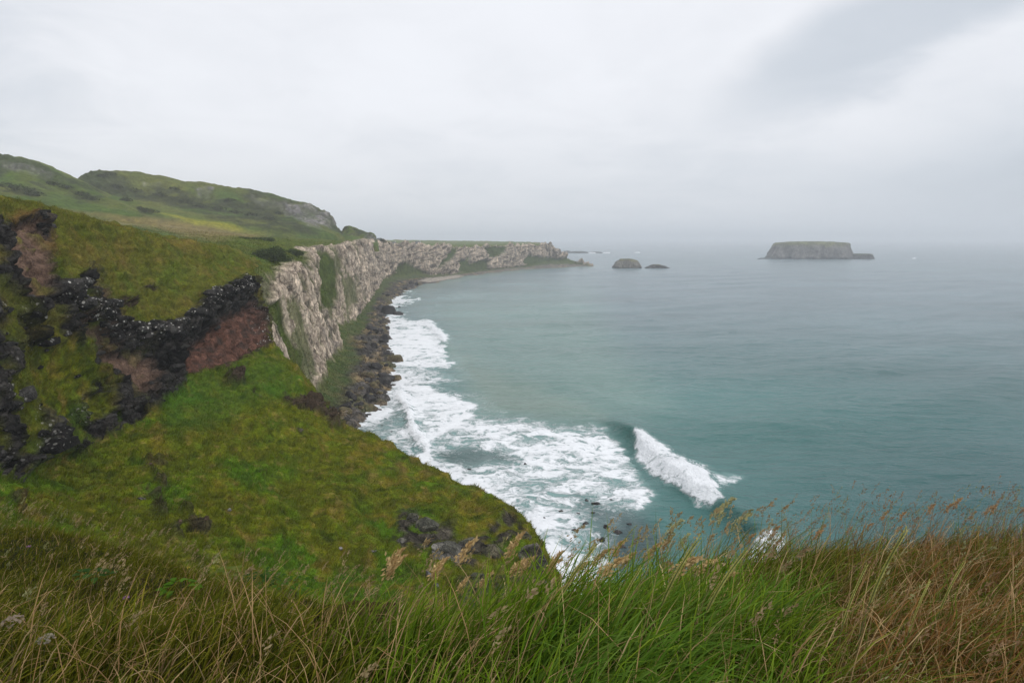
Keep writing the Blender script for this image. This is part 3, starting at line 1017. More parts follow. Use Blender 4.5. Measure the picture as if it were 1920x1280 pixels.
# ------------------------------------------------------------------ hills
def build_hill(name, crest, foot, seed, crag, size=1.0, drop=12, nrow=(6, 45, 40, 24, 6), ncol=30):
    rows = [[], [], [], [], [], []]
    for (cx, cy, cY), (fx, fy, fY) in zip(crest, foot):
        c, f = P(cx, cy, cY), P(fx, fy, fY)
        m = P(cx + (fx - cx) * .5, cy + (fy - cy) * .55, fY + (cY - fY) * .72)
        rows[0].append(f + (f - c) * .25 + np.array([0, 0, -drop]))
        rows[1].append(f)
        rows[2].append(m)
        rows[3].append(c)
        rows[4].append(c + np.array([-15, 70, -8]) * size)
        rows[5].append(c + np.array([-40, 260, -60]) * size)
    g = loft(rows, list(nrow), [ncol] * (len(crest) - 1))
    n = normals(g)
    if np.mean(n[..., 2]) < 0:
        n = -n
    px, py = project(g)
    wob = (fbm(g, 14 * size, 4, seed=seed) * 10, fbm(g, 14 * size, 4, seed=seed + 1) * 8)
    c = lerp(np.broadcast_to(C(.062, .098, .016), g.shape).copy(), C(.105, .115, .022), sstep(-.2, .4, fbm(g, 45 * size, 4, seed=seed + 2)))
    scrub = sstep(.02, .22, fbm(g, 38 * size, 5, .55, stretch=(1.6, 1, .8), seed=seed + 3) + .05)
    rows_i = np.broadcast_to(np.linspace(0, 1, g.shape[0])[:, None], g.shape[:2])
    scrub = scrub * sstep(.22, .4, rows_i) * sstep(.8, .68, rows_i)
    c = lerp(c, C(.048, .056, .026), .8 * scrub)
    c = lerp(c, C(.12, .13, .03), .5 * sstep(.75, .82, rows_i))
    if size == 1.0:
        c = field_paint(c, px, py, (wob[0] * .6, wob[1] * .6), sstep(.62, .4, rows_i))
        for poly, a in [([(150, 345), (250, 345), (480, 385), (545, 410), (600, 438), (520, 436), (420, 415), (300, 380), (180, 360)], .95), ([(0, 345), (60, 350), (80, 362), (60, 372), (0, 360)], .9),
                        ([(130, 360), (165, 358), (178, 376), (150, 380)], .85), ([(60, 318), (110, 335), (150, 352), (130, 352), (40, 330)], .6), ([(250, 385), (285, 395), (290, 405), (255, 398)], .8)]:
            m_ = a * poly_mask(px, py, poly, 5, wob) * sstep(-.38, .08, fbm(g, 16, 5, .6, stretch=(1.5, 1, .8), seed=seed + 12))
            c = lerp(c, C(.036, .042, .016), m_)
            scrub = np.maximum(scrub, m_)
    rock = 0
    for poly, a in crag:
        rock = np.maximum(rock, a * poly_mask(px, py, poly, 3, wob))
    rn = sstep(-.05, .2, fbm(g, 9 * size, 5, .6, stretch=(1, 1, 2), seed=seed + 5))
    rock = rock * (.35 + .65 * rn)
    rc = lerp(np.broadcast_to(C(.16, .15, .145), g.shape).copy(), C(.28, .26, .24), sstep(-.1, .4, fbm(g, 7 * size, 4, stretch=(1, 1, 3), seed=seed + 6)))
    c = lerp(c, rc, np.clip(rock, 0, 1))
    d = fbm(g, 20 * size, 4, seed=seed + 7) * 2.2 * size + fbm(g, 6, 3, seed=seed + 8) * .8 + scrub * fbm(g, 4, 3, seed=seed + 9) * 1.8
    d = d + rock * ridged(g, 12 * size, 4, stretch=(1, 1, 3), seed=seed + 10) * 3.0 * size
    g = g + n * d[..., None]
    o = grid_mesh(name, g, MAT_HILL, {'Col': c})
    tag(o, kind='structure')
    return g, scrub


hx = [120, 165, 200, 250, 330, 400, 470, 540, 590, 614, 632, 652]
HILL2, HSC2 = build_hill('hill', list(zip(hx, [352, 327, 322, 322, 335, 345, 355, 373, 387, 402, 426, 446], [490, 510, 520, 535, 550, 560, 570, 578, 585, 588, 590, 592])),
                         list(zip([100, 150, 190, 245, 330, 400, 470, 540, 590, 615, 635, 655], [376, 380, 386, 398, 411, 420, 428, 434, 438, 440, 442, 450],
                                  [430, 425, 420, 420, 425, 430, 440, 450, 470, 490, 515, 560])), 200,
                         [([(533, 375), (585, 388), (612, 402), (628, 425), (600, 430), (560, 415), (535, 400)], 1.0), ([(370, 350), (398, 352), (395, 368), (372, 366)], .9),
                          ([(470, 366), (535, 382), (530, 398), (480, 384)], .55), ([(270, 340), (300, 342), (300, 352), (270, 350)], .4)])
hx = [-420, -200, -80, 0, 60, 110, 150, 200, 240, 275, 310]
HILL1, HSC1 = build_hill('near_hill', list(zip(hx, [235, 258, 272, 288, 300, 322, 343, 372, 388, 410, 440], [390, 405, 412, 420, 425, 430, 430, 420, 405, 390, 380])),
                         list(zip([-420, -200, -80, 0, 60, 120, 170, 220, 262, 292, 322], [385, 380, 378, 378, 382, 388, 394, 400, 406, 418, 446],
                                  [300, 310, 315, 320, 330, 340, 345, 345, 345, 345, 345])), 220,
                         [([(-10, 298), (30, 302), (100, 325), (90, 338), (20, 318)], .5)])
hx = [636, 646, 654, 664, 676, 690, 700, 704, 709]
KNOLL, _ = build_hill('knoll', list(zip(hx, [444, 426, 423, 426, 431, 436, 437.5, 442, 456], [585, 580, 575, 572, 568, 565, 562, 561, 560])),
                      list(zip([632, 644, 654, 664, 676, 690, 700, 705, 710], [450, 450, 451, 452, 453, 455, 456, 457, 459], [540, 538, 536, 535, 535, 535, 535, 535, 538])), 240,
                      [([(684, 440), (702, 438), (706, 452), (696, 452), (684, 446)], 1.0)], size=.22, drop=5, ncol=12, nrow=(4, 24, 20, 8, 4))


# ------------------------------------------------------------------ sea
SHORE_PX = [(655, 805), (706, 772), (668, 752), (722, 731), (747, 714), (708, 692), (752, 675), (708, 649), (715, 601), (745, 591), (712, 571), (739, 551), (802, 531), (866, 519), (984, 504), (1101, 499)]
BREAK_PX = [(1100, 786), (1150, 796), (1192, 812), (1225, 850), (1262, 892), (1300, 925), (1345, 950), (1400, 985), (1445, 1025), (1480, 1060)]


def seg_dist(x, y, pts):
    """distance to a polyline, signed side (+ on its right hand, seawards), and parameter along it"""
    best = np.full(x.shape, 1e9)
    side = np.zeros(x.shape)
    par = np.zeros(x.shape)
    for k in range(len(pts) - 1):
        a, b = pts[k][:2], pts[k + 1][:2]
        ab = b - a
        t = ((x - a[0]) * ab[0] + (y - a[1]) * ab[1]) / (ab @ ab)
        tc = np.clip(t, 0, 1)
        dx, dy = x - a[0] - tc * ab[0], y - a[1] - tc * ab[1]
        d = np.hypot(dx, dy)
        s = ab[0] * (y - a[1]) - ab[1] * (x - a[0])
        nb = d < best
        best = np.where(nb, d, best)
        side = np.where(nb, np.sign(s), side)
        par = np.where(nb, k + tc, par)
    return best, side, par


BREAKERS = [
    [(1193, 811), (1208, 816), (1236, 838), (1262, 860), (1290, 878), (1318, 896), (1336, 918), (1342, 936), (1352, 948), (1330, 953), (1300, 945), (1265, 917), (1245, 907), (1232, 888), (1206, 868), (1190, 850)],
    [(730, 716), (755, 728), (772, 765), (782, 800), (810, 838), (800, 848), (776, 836), (764, 805), (756, 775), (742, 745)],
    [(800, 601), (816, 611), (840, 633), (835, 646), (818, 630)],
]


def sea_grid():
    Y = np.concatenate([np.geomspace(50, 300, 560), np.geomspace(300, 14000, 330)[1:]])
    ang = np.concatenate([np.linspace(-75, -45, 20)[:-1], np.linspace(-45, 45, 620), np.linspace(45, 75, 20)[1:]])
    ta = np.tan(np.radians(ang))
    g = np.zeros((len(Y), len(ta), 3))
    g[..., 1] = Y[:, None]
    g[..., 0] = Y[:, None] * ta[None, :]
    return g


def sea_fields(g):
    """height, colour and foam cover of the sea at the points of g"""
    x, y = g[..., 0], g[..., 1]
    q = g.copy()
    px, py = project(g)
    near = np.clip(250 / np.maximum(y, 1), 0, 1)
    # swell and wind waves
    h = np.zeros(x.shape)
    r2 = np.random.default_rng(5)
    for lam, amp, dirn in [(58, .42, 1.9), (46, .24, 2.6), (31, .20, 2.0), (17, .10, 2.2), (11, .07, 1.75), (7.5, .055, 1.55), (6.1, .05, 2.0), (4.6, .035, 1.4), (3.7, .025, 1.9)]:
        kx, ky = math.cos(dirn) * 2 * math.pi / lam, math.sin(dirn) * 2 * math.pi / lam
        ph = r2.uniform(0, 6.28) + fbm(q, lam * 3.0, 2, seed=int(lam * 10)) * 4.5
        env = .6 + .9 * fbm(q, lam * 5, 2, seed=int(lam * 7) + 1)
        fade = np.clip(lam * 60 / np.maximum(y, 1), 0, 1)
        h += 1.5 * amp * env * np.sin(kx * x + ky * y + ph) * fade
    # breaking swell: steep face to landward
    bp = [S(*p) for p in BREAK_PX]
    d, s, par = seg_dist(x, y, bp)
    sd = d * s                                   # + seaward
    if seg_dist(np.array([80.0]), np.array([120.0]), bp)[1][0] < 0:
        sd = -sd
    env = sstep(-.02, 2.0, par) * sstep(9.0, 7.6, par)
    prof = np.where(sd > 0, np.exp(-(sd / 7.5) ** 2), np.exp(-(sd / 2.0) ** 2))
    h += 1.75 * env * prof - .35 * env * np.exp(-((sd + 6) / 4.0) ** 2)
    # small inner crest
    ip = [S(*p) for p in [(742, 735), (765, 770), (775, 810), (803, 845)]]
    d2, s2, par2 = seg_dist(x, y, ip)
    e2 = sstep(0, .6, par2) * sstep(3.0, 2.6, par2)
    h += .8 * e2 * np.exp(-(d2 / 1.8) ** 2)
    # outer small crest further along the bay
    op = [S(*p) for p in [(795, 602), (822, 622), (840, 655)]]
    d3, s3, par3 = seg_dist(x, y, op)
    h += .9 * np.exp(-(d3 / 3.0) ** 2)
    # later swells rolling in
    for pts, a, wd in [([(1010, 715), (1080, 725), (1180, 765), (1300, 800)], .55, 4), ([(930, 640), (1040, 655), (1160, 690)], .5, 5), ([(860, 588), (980, 590), (1100, 585)], .6, 7)]:
        dd, ss, pp = seg_dist(x, y, [S(*p) for p in pts])
        ee = sstep(0, .8, pp) * sstep(len(pts) - 1, len(pts) - 1.8, pp)
        h += a * ee * np.exp(-(dd / wd) ** 2)
    # foam cover
    wob = (fbm(g, 12, 4, seed=301) * 26, fbm(g, 12, 4, seed=302) * 16)
    wf = (fbm(g, 4, 3, seed=303) * 12, fbm(g, 4, 3, seed=304) * 8)
    ww = (wob[0] + wf[0], wob[1] + wf[1])
    foam = np.zeros(x.shape)

    def add(poly, v, fe, wb=ww):
        np.maximum(foam, v * poly_mask(px, py, poly, fe, wb), out=foam)
    add([(700, 745), (735, 715), (830, 725), (885, 745), (900, 785), (1000, 796), (1130, 793), (1168, 828), (1195, 880), (1228, 925), (1205, 955), (1160, 985), (1170, 1050), (1150, 1130),
         (1030, 1130), (1000, 1000), (930, 930), (850, 880), (790, 850), (760, 790)], .80, 18)
    add([(738, 722), (820, 728), (885, 755), (900, 785), (840, 815), (806, 838), (780, 790)], 1.0, 10)
    add([(880, 800), (1120, 797), (1160, 835), (1185, 890), (1130, 920), (1000, 900), (880, 850)], .90, 20)
    add([(820, 860), (900, 890), (1000, 950), (1080, 1000), (1100, 1100), (1020, 1100), (960, 960), (860, 890)], .92, 14)
    add([(640, 800), (680, 760), (740, 740), (770, 800), (790, 860), (730, 840)], .74, 12)
    add([(780, 840), (830, 850), (900, 890), (1010, 940), (1060, 990), (1090, 1110), (1000, 1110), (940, 960), (850, 905), (770, 860)], .94, 10, wf)
    add([(690, 690), (750, 676), (790, 690), (850, 700), (870, 715), (800, 730), (730, 735), (690, 720)], .84, 14)
    add([(700, 640), (712, 600), (740, 592), (800, 602), (840, 632), (838, 655), (850, 690), (780, 695), (745, 680), (705, 660)], .98, 10)
    add([(712, 580), (725, 553), (760, 545), (775, 560), (750, 580), (740, 592)], .9, 6)
    add([(780, 720), (900, 720), (960, 790), (1180, 800), (1240, 930), (1180, 1000), (900, 900), (760, 800)], .50, 40)
    add([(850, 640), (880, 690), (900, 720), (860, 720), (830, 690)], .42, 22)
    for poly in BREAKERS:
        add(poly, .9, 6, (wf[0] * .5, wf[1] * .5))
    # seaward tail of the breaker, and the next patch behind the brow
    add([(1225, 828), (1290, 864), (1340, 888), (1385, 903), (1352, 930), (1300, 915), (1262, 885)], .74, 9, ww)
    add([(1400, 1015), (1440, 1002), (1475, 1015), (1470, 1060), (1390, 1050)], .78, 12, ww)
    foam *= 1 - .55 * poly_mask(px, py, [(815, 852), (860, 840), (960, 850), (980, 866), (880, 872), (820, 866)], 14, ww)
    foam *= 1 - .45 * poly_mask(px, py, [(1080, 930), (1180, 960), (1160, 1040), (1100, 1010)], 20, ww)
    foam *= 1 - .8 * poly_mask(px, py, [(1150, 800), (1195, 812), (1215, 860), (1240, 900), (1310, 955), (1260, 970), (1215, 900), (1180, 850)], 10, wf)
    sp = [S(*p) for p in SHORE_PX]
    dsh, _, _ = seg_dist(x, y, sp)
    foam = np.maximum(foam, 1.0 * sstep(8, 1.5, dsh + fbm(g, 6, 3, seed=309) * 3) * sstep(560, 480, y))
    foam = np.maximum(foam, .60 * sstep(8, 2, dsh) * sstep(1100, 1030, y) * sstep(1000, 1060, y))
    # water colour
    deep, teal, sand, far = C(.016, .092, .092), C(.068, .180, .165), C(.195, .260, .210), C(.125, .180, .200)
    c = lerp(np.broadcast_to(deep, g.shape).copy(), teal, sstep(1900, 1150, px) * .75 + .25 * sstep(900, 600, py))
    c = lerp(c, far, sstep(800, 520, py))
    bay = poly_mask(px, py, [(740, 560), (860, 540), (1100, 545), (1150, 640), (1250, 760), (1180, 790), (900, 790), (850, 700), (800, 600)], 60)
    c = lerp(c, C(.150, .245, .215), .75 * bay)
    c = lerp(c, sand, .6 * poly_mask(px, py, [(840, 650), (900, 690), (1010, 730), (1130, 780), (1000, 795), (900, 780), (880, 720)], 28, wob))
    c = lerp(c, sand, .6 * sstep(45, 8, dsh) * sstep(480, 620, y))
    c = lerp(c, C(.055, .060, .062), .7 * sstep(14, 5, dsh) * sstep(300, 160, y))
    c = lerp(c, C(.040, .052, .058), .75 * poly_mask(px, py, [(1080, 930), (1200, 970), (1250, 1010), (1200, 1060), (1120, 1040)], 25, wob))
    c = lerp(c, C(.045, .055, .055), .6 * poly_mask(px, py, [(820, 850), (870, 838), (960, 855), (960, 870), (860, 875)], 10, wob))
    c = c * (1 + .25 * fbm(g, 60, 3, seed=320, stretch=(2.2, 1, 1)))[..., None]
    face = env * np.exp(-((sd + 1.5) / 2.2) ** 2)
    c = lerp(c, C(.012, .085, .070), .8 * face)
    h += foam * (fbm(g, 2.2, 3, seed=321) * .22 + .05) * near
    return h, c, foam


def build_sea():
    g = sea_grid()
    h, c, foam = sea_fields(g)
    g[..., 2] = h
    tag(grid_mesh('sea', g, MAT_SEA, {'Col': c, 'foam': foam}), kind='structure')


build_sea()


def breaker(poly, height, step, label, seed, spray):
    """the tumbling white front of a wave: a finely modelled sheet of broken water heaped on the swell"""
    pw = np.array([S(*p) for p in poly])
    lo, hi = pw.min(0) - 3.0, pw.max(0) + 3.0
    xs, ys = np.arange(lo[0], hi[0], step), np.arange(lo[1], hi[1], step)
    g = np.zeros((len(ys), len(xs), 3))
    g[..., 0], g[..., 1] = xs[None, :], ys[:, None]
    h, c, foam = sea_fields(g)
    px, py = project(g)
    wf = (fbm(g, 4, 3, seed=303) * 12, fbm(g, 4, 3, seed=304) * 8)
    # distance inside the white front, in metres
    ins = np.zeros(px.shape)
    for k in range(1, 7):
        ins += poly_mask(px + (k * .0), py, poly, 2.0 + k * 4.2, (wf[0] * .6, wf[1] * .6)) / 6.0
    core = sstep(.2, 1.0, ins + .25 * fbm(g, 2.2, 4, .6, seed=seed + 5) * sstep(0, .3, ins))
    lump = fbm(g, 1.5, 5, .62, seed=seed) * .34 + np.abs(fbm(g, .5, 4, .6, seed=seed + 1)) * .34
    z = h + height * core ** 1.1 * (.6 + 1.5 * lump) - .05 * (1 - sstep(.0, .1, ins))
    g[..., 2] = z
    edge = np.minimum.reduce([np.arange(len(xs))[None, :] + 0 * z, (len(xs) - 1 - np.arange(len(xs)))[None, :] + 0 * z, np.arange(len(ys))[:, None] + 0 * z, (len(ys) - 1 - np.arange(len(ys)))[:, None] + 0 * z])
    keep = (ins > .004)
    g[..., 2] -= .5 * sstep(4, 0, edge)
    r = np.random.default_rng(seed)
    n = normals(g)
    n[n[..., 2] < 0] *= -1
    cand = np.argwhere(core > .12)
    a = cand[r.integers(0, len(cand), spray)]
    p = g[a[:, 0], a[:, 1]] + n[a[:, 0], a[:, 1]] * (r.exponential(.16, spray) * height)[:, None] + np.array([.35, .1, .25]) * (r.exponential(.45, spray) * height)[:, None]
    sz = (r.uniform(.015, .06, spray) * (.6 + step * 3))[:, None]
    fl = np.stack([p, p + r.normal(size=p.shape) * sz, p + r.normal(size=p.shape) * sz], 1).reshape(-1, 3)
    idx = np.arange(len(ys) * len(xs)).reshape(len(ys), len(xs))
    q = np.stack([idx[:-1, :-1], idx[:-1, 1:], idx[1:, 1:], idx[1:, :-1]], -1)
    q = q[(keep[:-1, :-1] | keep[1:, 1:] | keep[:-1, 1:] | keep[1:, :-1])].reshape(-1)
    V = np.concatenate([g.reshape(-1, 3), fl])
    cc = np.concatenate([c.reshape(-1, 3), np.tile([.6, .7, .7], (len(fl), 1))])
    ff = np.concatenate([np.maximum(foam * (.0 if seed == 401 else 1.0), np.clip(1.3 * ins ** .9, 0, .95) + .12 * core).reshape(-1), np.full(len(fl), 1.8)])
    o = mesh_raw('breaking_wave', V, np.concatenate([q, len(g.reshape(-1, 3)) + np.arange(len(fl))]), np.concatenate([np.full(len(q) // 4, 4), np.full(spray, 3)]), MAT_SEA, {'Col': cc, 'foam': ff})
    tag(o, label, 'wave')


def roller(name, pts, half_w, height, label, seed, nseg=160, shift=-.8, spray=22):
    """a tumbling roll of white water lying along a wave crest"""
    pts = np.array(pts)
    c = pchip(pts, np.linspace(0, len(pts) - 1, nseg))
    tg = np.gradient(c, axis=0)
    tg[:, 2] = 0
    tg /= np.linalg.norm(tg, axis=1)[:, None]
    sd = np.stack([tg[:, 1], -tg[:, 0], np.zeros(nseg)], 1)
    if sd[:, 0].mean() > 0:
        sd = -sd                                 # landward
    m = 48
    th = np.linspace(-.15, math.pi + .15, m)
    u = np.linspace(0, 1, nseg)
    env = sstep(0, .12, u) * sstep(1, .84, u)
    width = half_w * (.25 + .75 * env) * (.55 + .6 * u) * (1 + .3 * fbm(np.stack([u * 9, u * 0, u * 0 + seed], 1), 1.0, 3))
    hh = height * (.15 + .85 * env) * (.7 + .45 * u)
    cs = np.cos(th)
    cs = np.where(cs > 0, cs, cs * 1.7)               # steep towards the land, trailing off behind
    g = c[:, None, :] + sd[:, None, :] * ((cs[None, :] * width[:, None]) - shift)[..., None]
    g[..., 2] = (np.sign(np.sin(th)) * np.abs(np.sin(th)) ** .8)[None, :] * hh[:, None] + .1
    rad = g - c[:, None, :]
    rad /= np.linalg.norm(rad, axis=-1)[..., None] + 1e-6
    d = fbm(g, 2.4, 5, .62, seed=seed) * .34 + np.abs(fbm(g, .55, 4, .6, seed=seed + 1)) * .42 + ridged(g, .8, 3, stretch=(1, 1, 2.5), seed=seed + 2) * .14
    g = g + rad * (d * height / 1.9 * (.35 + .65 * env[:, None]))[..., None]
    # flecks of spray thrown from its surface and crest
    ns = int(nseg * spray)
    r = np.random.default_rng(seed)
    a, b = r.integers(0, nseg, ns), np.clip(r.normal(m * .55, m * .22, ns), 0, m - 1).astype(int)
    p = g[a, b] + rad[a, b] * (r.exponential(.16, ns) * height / 1.9)[:, None] + sd[a] * -(r.exponential(.28, ns) * height / 1.9)[:, None]
    e1 = r.normal(size=(ns, 3)) * (r.uniform(.03, .11, ns) * height / 1.9)[:, None]
    e2 = r.normal(size=(ns, 3)) * (r.uniform(.03, .11, ns) * height / 1.9)[:, None]
    fl = np.stack([p, p + e1, p + e2], 1).reshape(-1, 3)
    idx = np.arange(nseg * m).reshape(nseg, m)
    q = np.stack([idx[:-1, :-1], idx[:-1, 1:], idx[1:, 1:], idx[1:, :-1]], -1).reshape(-1)
    o = mesh_raw(name, np.concatenate([g.reshape(-1, 3), fl]), np.concatenate([q, nseg * m + np.arange(3 * ns)]), np.concatenate([np.full(len(q) // 4, 4), np.full(ns, 3)]), MAT_FOAM)
    tag(o, label, 'wave')
    return o


breaker(BREAKERS[0], .62, .10, 'tall white breaker curling beyond the wide foam patch', 401, 16000)
breaker(BREAKERS[1], .5, .12, 'small white wave crest running in towards the dark shore rocks', 411, 5000)
breaker(BREAKERS[2], .5, .25, 'distant low white breaker below the chalk cliffs', 421, 3000)


# ------------------------------------------------------------------ islands, islets, skerries
def island(name, ctr, rx, ry, profile, seed, label, cat, amp, top_c, side_c, nth=220, lobes=(), group=None, parent=None):
    """profile: (height, radius factor) from the water up; last one caps to a point"""
    th = np.linspace(0, 2 * np.pi, nth, endpoint=False)
    zz = [p[0] for p in profile]
    rr = [p[1] for p in profile]
    nz = 60
    t = np.linspace(0, len(profile) - 1, nz)
    z, r = pchip(np.array(zz, float), t), pchip(np.array(rr, float), t)
    rad = np.ones(nth)
    for a, w, e in lobes:
        dd = np.angle(np.exp(1j * (th - a)))
        rad += e * np.exp(-(dd / w) ** 2)
    g = np.zeros((nz, nth, 3))
    g[..., 0] = ctr[0] + rx * r[:, None] * (np.cos(th) * rad)[None]
    g[..., 1] = ctr[1] + ry * r[:, None] * (np.sin(th) * rad)[None]
    g[..., 2] = z[:, None]
    out = np.stack([np.cos(th), np.sin(th), 0 * th], 1)[None]
    zmax = max(zz)
    f1, ed, cid = worley(g, amp * 2.6, (1, 1, 2.5), seed)
    d = ridged(g, amp * 4, 4, stretch=(1, 1, 4), seed=seed) * amp * .7 + (cid - .5) * amp * .8 + fbm(g, amp * 7, 3, seed=seed + 2) * amp
    d = d * np.clip(r / .5, 0, 1)[:, None]
    g = g + out * d[..., None]
    g[..., 2] += (fbm(g, amp * 5, 4, seed=seed + 3) * amp * .35) * (z > 0)[:, None]
    hn = np.clip(z / zmax, 0, 1)[:, None] + fbm(g, amp * 4, 4, seed=seed + 4) * .22
    c = lerp(np.broadcast_to(np.array(side_c), g.shape).copy(), np.array(top_c), sstep(.62, .92, hn))
    c = c * (.7 + .6 * cid)[..., None]
    c = lerp(c, C(.03, .03, .032), sstep(.14, .04, hn) * .8)
    o = grid_mesh(name, g, MAT_ISLE, {'Col': c}, wrap=True, parent=parent)
    tag(o, label, cat, group)
    return o


def ctr_at(px, py):
    return S(px, py)


c0 = P(1532, 485, 1440)
isle = island('island', (c0[0], 1475), 98, 62, [(-3, 1.04), (3, 1.02), (9, .98), (20, .93), (31, .87), (36, .80), (38, .55), (39, .25), (39, .01)], 31,
       'flat-topped grassy island with sheer dark cliffs standing far offshore', 'island', 5.0, C(.12, .12, .05), C(.12, .11, .10),
       lobes=((0.0, .5, .0),))
c1 = P(1622, 485, 1430)
island('rock_shelf', (c1[0] - 2, 1440), 25, 18, [(-3, 1.1), (3, 1.0), (9, .85), (11.5, .6), (12, .3), (12, .01)], 33,
       None, None, 2.5, C(.07, .07, .045), C(.06, .058, .055), nth=120, parent=isle)
c1 = P(1448, 486, 1420)
island('reef', (c1[0], 1432), 26, 10, [(-3, 1.1), (1, 1.0), (2.5, .7), (3, .3), (3, .01)], 34,
       None, None, 1.2, C(.06, .06, .045), C(.05, .05, .05), nth=90, parent=isle)
c2 = S(1179, 503)
island('rock_islet', (c2[0], c2[1] + 14), 21.5, 14, [(-2, 1.08), (2, 1.0), (6, .9), (10, .72), (13, .5), (14.3, .25), (14.5, .01)], 35,
       'humped grass-capped rock islet off the headland point', 'islet', 2.6, C(.13, .12, .05), C(.13, .12, .10), lobes=((2.6, .5, .05),))
c3 = S(1231, 503.5)
island('rock_islet', (c3[0], c3[1] + 8), 15.5, 8, [(-2, 1.12), (1, 1.0), (2.6, .8), (4.6, .5), (6.2, .22), (6.6, .01)], 36,
       'small low dark rock islet beside the humped one', 'islet', 1.6, C(.09, .085, .045), C(.07, .068, .062), nth=140, lobes=((0.1, .35, .35),))
for k, (px, py, rx, hh, lab) in enumerate([(1064, 474, 16, 7, 'short dark skerry showing just past the headland point'),
                                           (1086, 474.5, 32, 6, 'longest low skerry out near the horizon'),
                                           (1119, 474.5, 20, 4.5, 'thin skerry with white water at its outer end')]):
    q = S(px, py)
    island('skerry', (q[0], q[1] + 10), rx * q[1] / 2100, 14, [(-2, 1.1), (1.5, 1.0), (hh * .7, .7), (hh, .3), (hh, .01)], 40 + k, lab, 'skerry', 2.0,
           C(.07, .07, .06), C(.06, .06, .06), nth=80)
# surf breaking white on those rocks
for k, (px, py, w, lab) in enumerate([(1110, 474.6, 26, 'white surf between the two outer skerries'), (1137, 474.8, 26, 'white surf at the outer end of the thin skerry'),
                                      (1195, 474.2, 18, 'lone white wave crest far out beyond the humped islet'),
                                      (1562, 485.6, 20, 'white surf at the middle foot of the flat-topped island'), (1599, 485.4, 16, 'white surf by the low dark shelf of the flat-topped island'),
                                      (1714, 485.2, 12, 'lone whitecap on open water past the flat-topped island'), (1106, 498.4, 9, 'white surf on the tip of the headland point')]):
    a, b = S(px - w * .3, py), S(px + w * .3, py)
    sc_ = a[1] / 1173
    roller('surf', [a, (a + b) / 2 + np.array([0, 1.5, 0]), b], 1.6 * sc_ + .5, 1.3 * sc_, lab, 430 + k * 3, 40, shift=0, spray=3)


# ------------------------------------------------------------------ boulders and outcrops
def rock_obj(name, v, f, colr, mat=None):
    return mesh_raw(name, v, f.ravel(), np.full(len(f), 3), mat or MAT_ROCK, {'Col': colr, 'rock': np.ones(len(v))}, True)


def rock_cols(v, a, b, seed, moss=0.0, mossc=None):
    c = lerp(np.broadcast_to(np.array(a), v.shape).copy(), np.array(b), sstep(-.2, .35, fbm(v + seed, .7, 4)))
    c = c * (.75 + .5 * worley(v + seed, .5)[2])[:, None]
    if moss:
        c = lerp(c, mossc, sstep(.1, .5, v[:, 2] / (np.abs(v[:, 2]).max() + 1e-6) + .4 * fbm(v + seed, .5, 3)) * moss)
    return c


proto_dark, proto_tan = [], []
for k in range(5):
    v, f = rock_shape(900 + k, ICO3, 22, (1, .75 + .1 * (k % 3), .5 + .08 * k))
    proto_dark.append((v, f, rock_cols(v, C(.035, .033, .033), C(.085, .078, .072), k)))
for k in range(4):
    v, f = rock_shape(930 + k, ICO3, 20, (1, .8, .5 + .07 * k))
    proto_tan.append((v, f, rock_cols(v, C(.11, .085, .05), C(.20, .155, .09), k, .5, C(.09, .085, .03))))


def coast_points(n, mask):
    pt, _ = sample_grid(COAST, n, mask.astype(float))
    return pt


made = {}


def place_boulder(kind, k, loc, size, rz, tilt, label, group):
    key = (kind, k)
    if key not in made:
        v, f, c = (proto_dark if kind == 'dark' else proto_tan)[k]
        o = rock_obj('boulder', v, f, c)
        made[key] = o
    else:
        o = made[key].copy()
        col.objects.link(o)
    o.location = loc
    o.scale = (size,) * 3
    o.rotation_euler = (tilt[0], tilt[1], rz)
    tag(o, label, 'boulder', group)
    return o


sy = COAST[..., 1]
edge = (COAST_RI > 7) * (COAST_RI < 46) * (sy > 128) * (sy < 640) * (COAST_TALUS < .4) * np.clip(220 / sy, 0, 1.5) ** 2 * np.exp(-((COAST_RI - 20) / 12.0) ** 2)
pts = coast_points(150, edge)
for i, p in enumerate(pts):
    kind = 'dark' if rng.random() < .68 else 'tan'
    k = int(rng.integers(5 if kind == 'dark' else 4))
    sz = float(np.clip(rng.lognormal(.15, .5), .6, 3.6)) * (1 + .35 * (p[1] > 260))
    place_boulder(kind, k, p + np.array([0, 0, sz * .12]), sz, rng.uniform(0, 6.28), rng.uniform(-.25, .25, 2),
                  'dark wet boulder in the jumble along the shore under the chalk cliffs' if kind == 'dark' else 'tan weed-stained boulder in the jumble along the shore under the chalk cliffs',
                  'dark boulders along the shore' if kind == 'dark' else 'tan boulders along the shore')
# headlands of the shore: larger rocks that reach out into the foam
for px, py, sz, kind, k in [(672, 768, 4.4, 'tan', 0), (690, 772, 3.4, 'tan', 1), (655, 752, 4.6, 'dark', 1), (720, 716, 4.0, 'dark', 2), (738, 712, 2.9, 'tan', 2), (742, 676, 4.2, 'tan', 3),
                            (722, 668, 4.4, 'dark', 0), (706, 668, 4.6, 'dark', 3), (730, 590, 6.6, 'dark', 4), (716, 584, 6.6, 'dark', 2), (745, 591, 5.0, 'dark', 1), (705, 596, 6.6, 'dark', 0),
                            (690, 700, 3.8, 'dark', 4), (672, 712, 4.2, 'dark', 0), (702, 722, 3.6, 'tan', 1), (640, 762, 4.0, 'dark', 3), (622, 768, 3.6, 'tan', 2)]:
    q = S(px, py)
    place_boulder(kind, k, q + np.array([0, 0, sz * .16]), sz, rng.uniform(0, 6.28), rng.uniform(-.2, .2, 2),
                  'large dark rock standing out from the shore into the foam' if kind == 'dark' else 'large tan rock standing out from the shore into the foam',
                  'large dark rocks at the water edge' if kind == 'dark' else 'large tan rocks at the water edge')
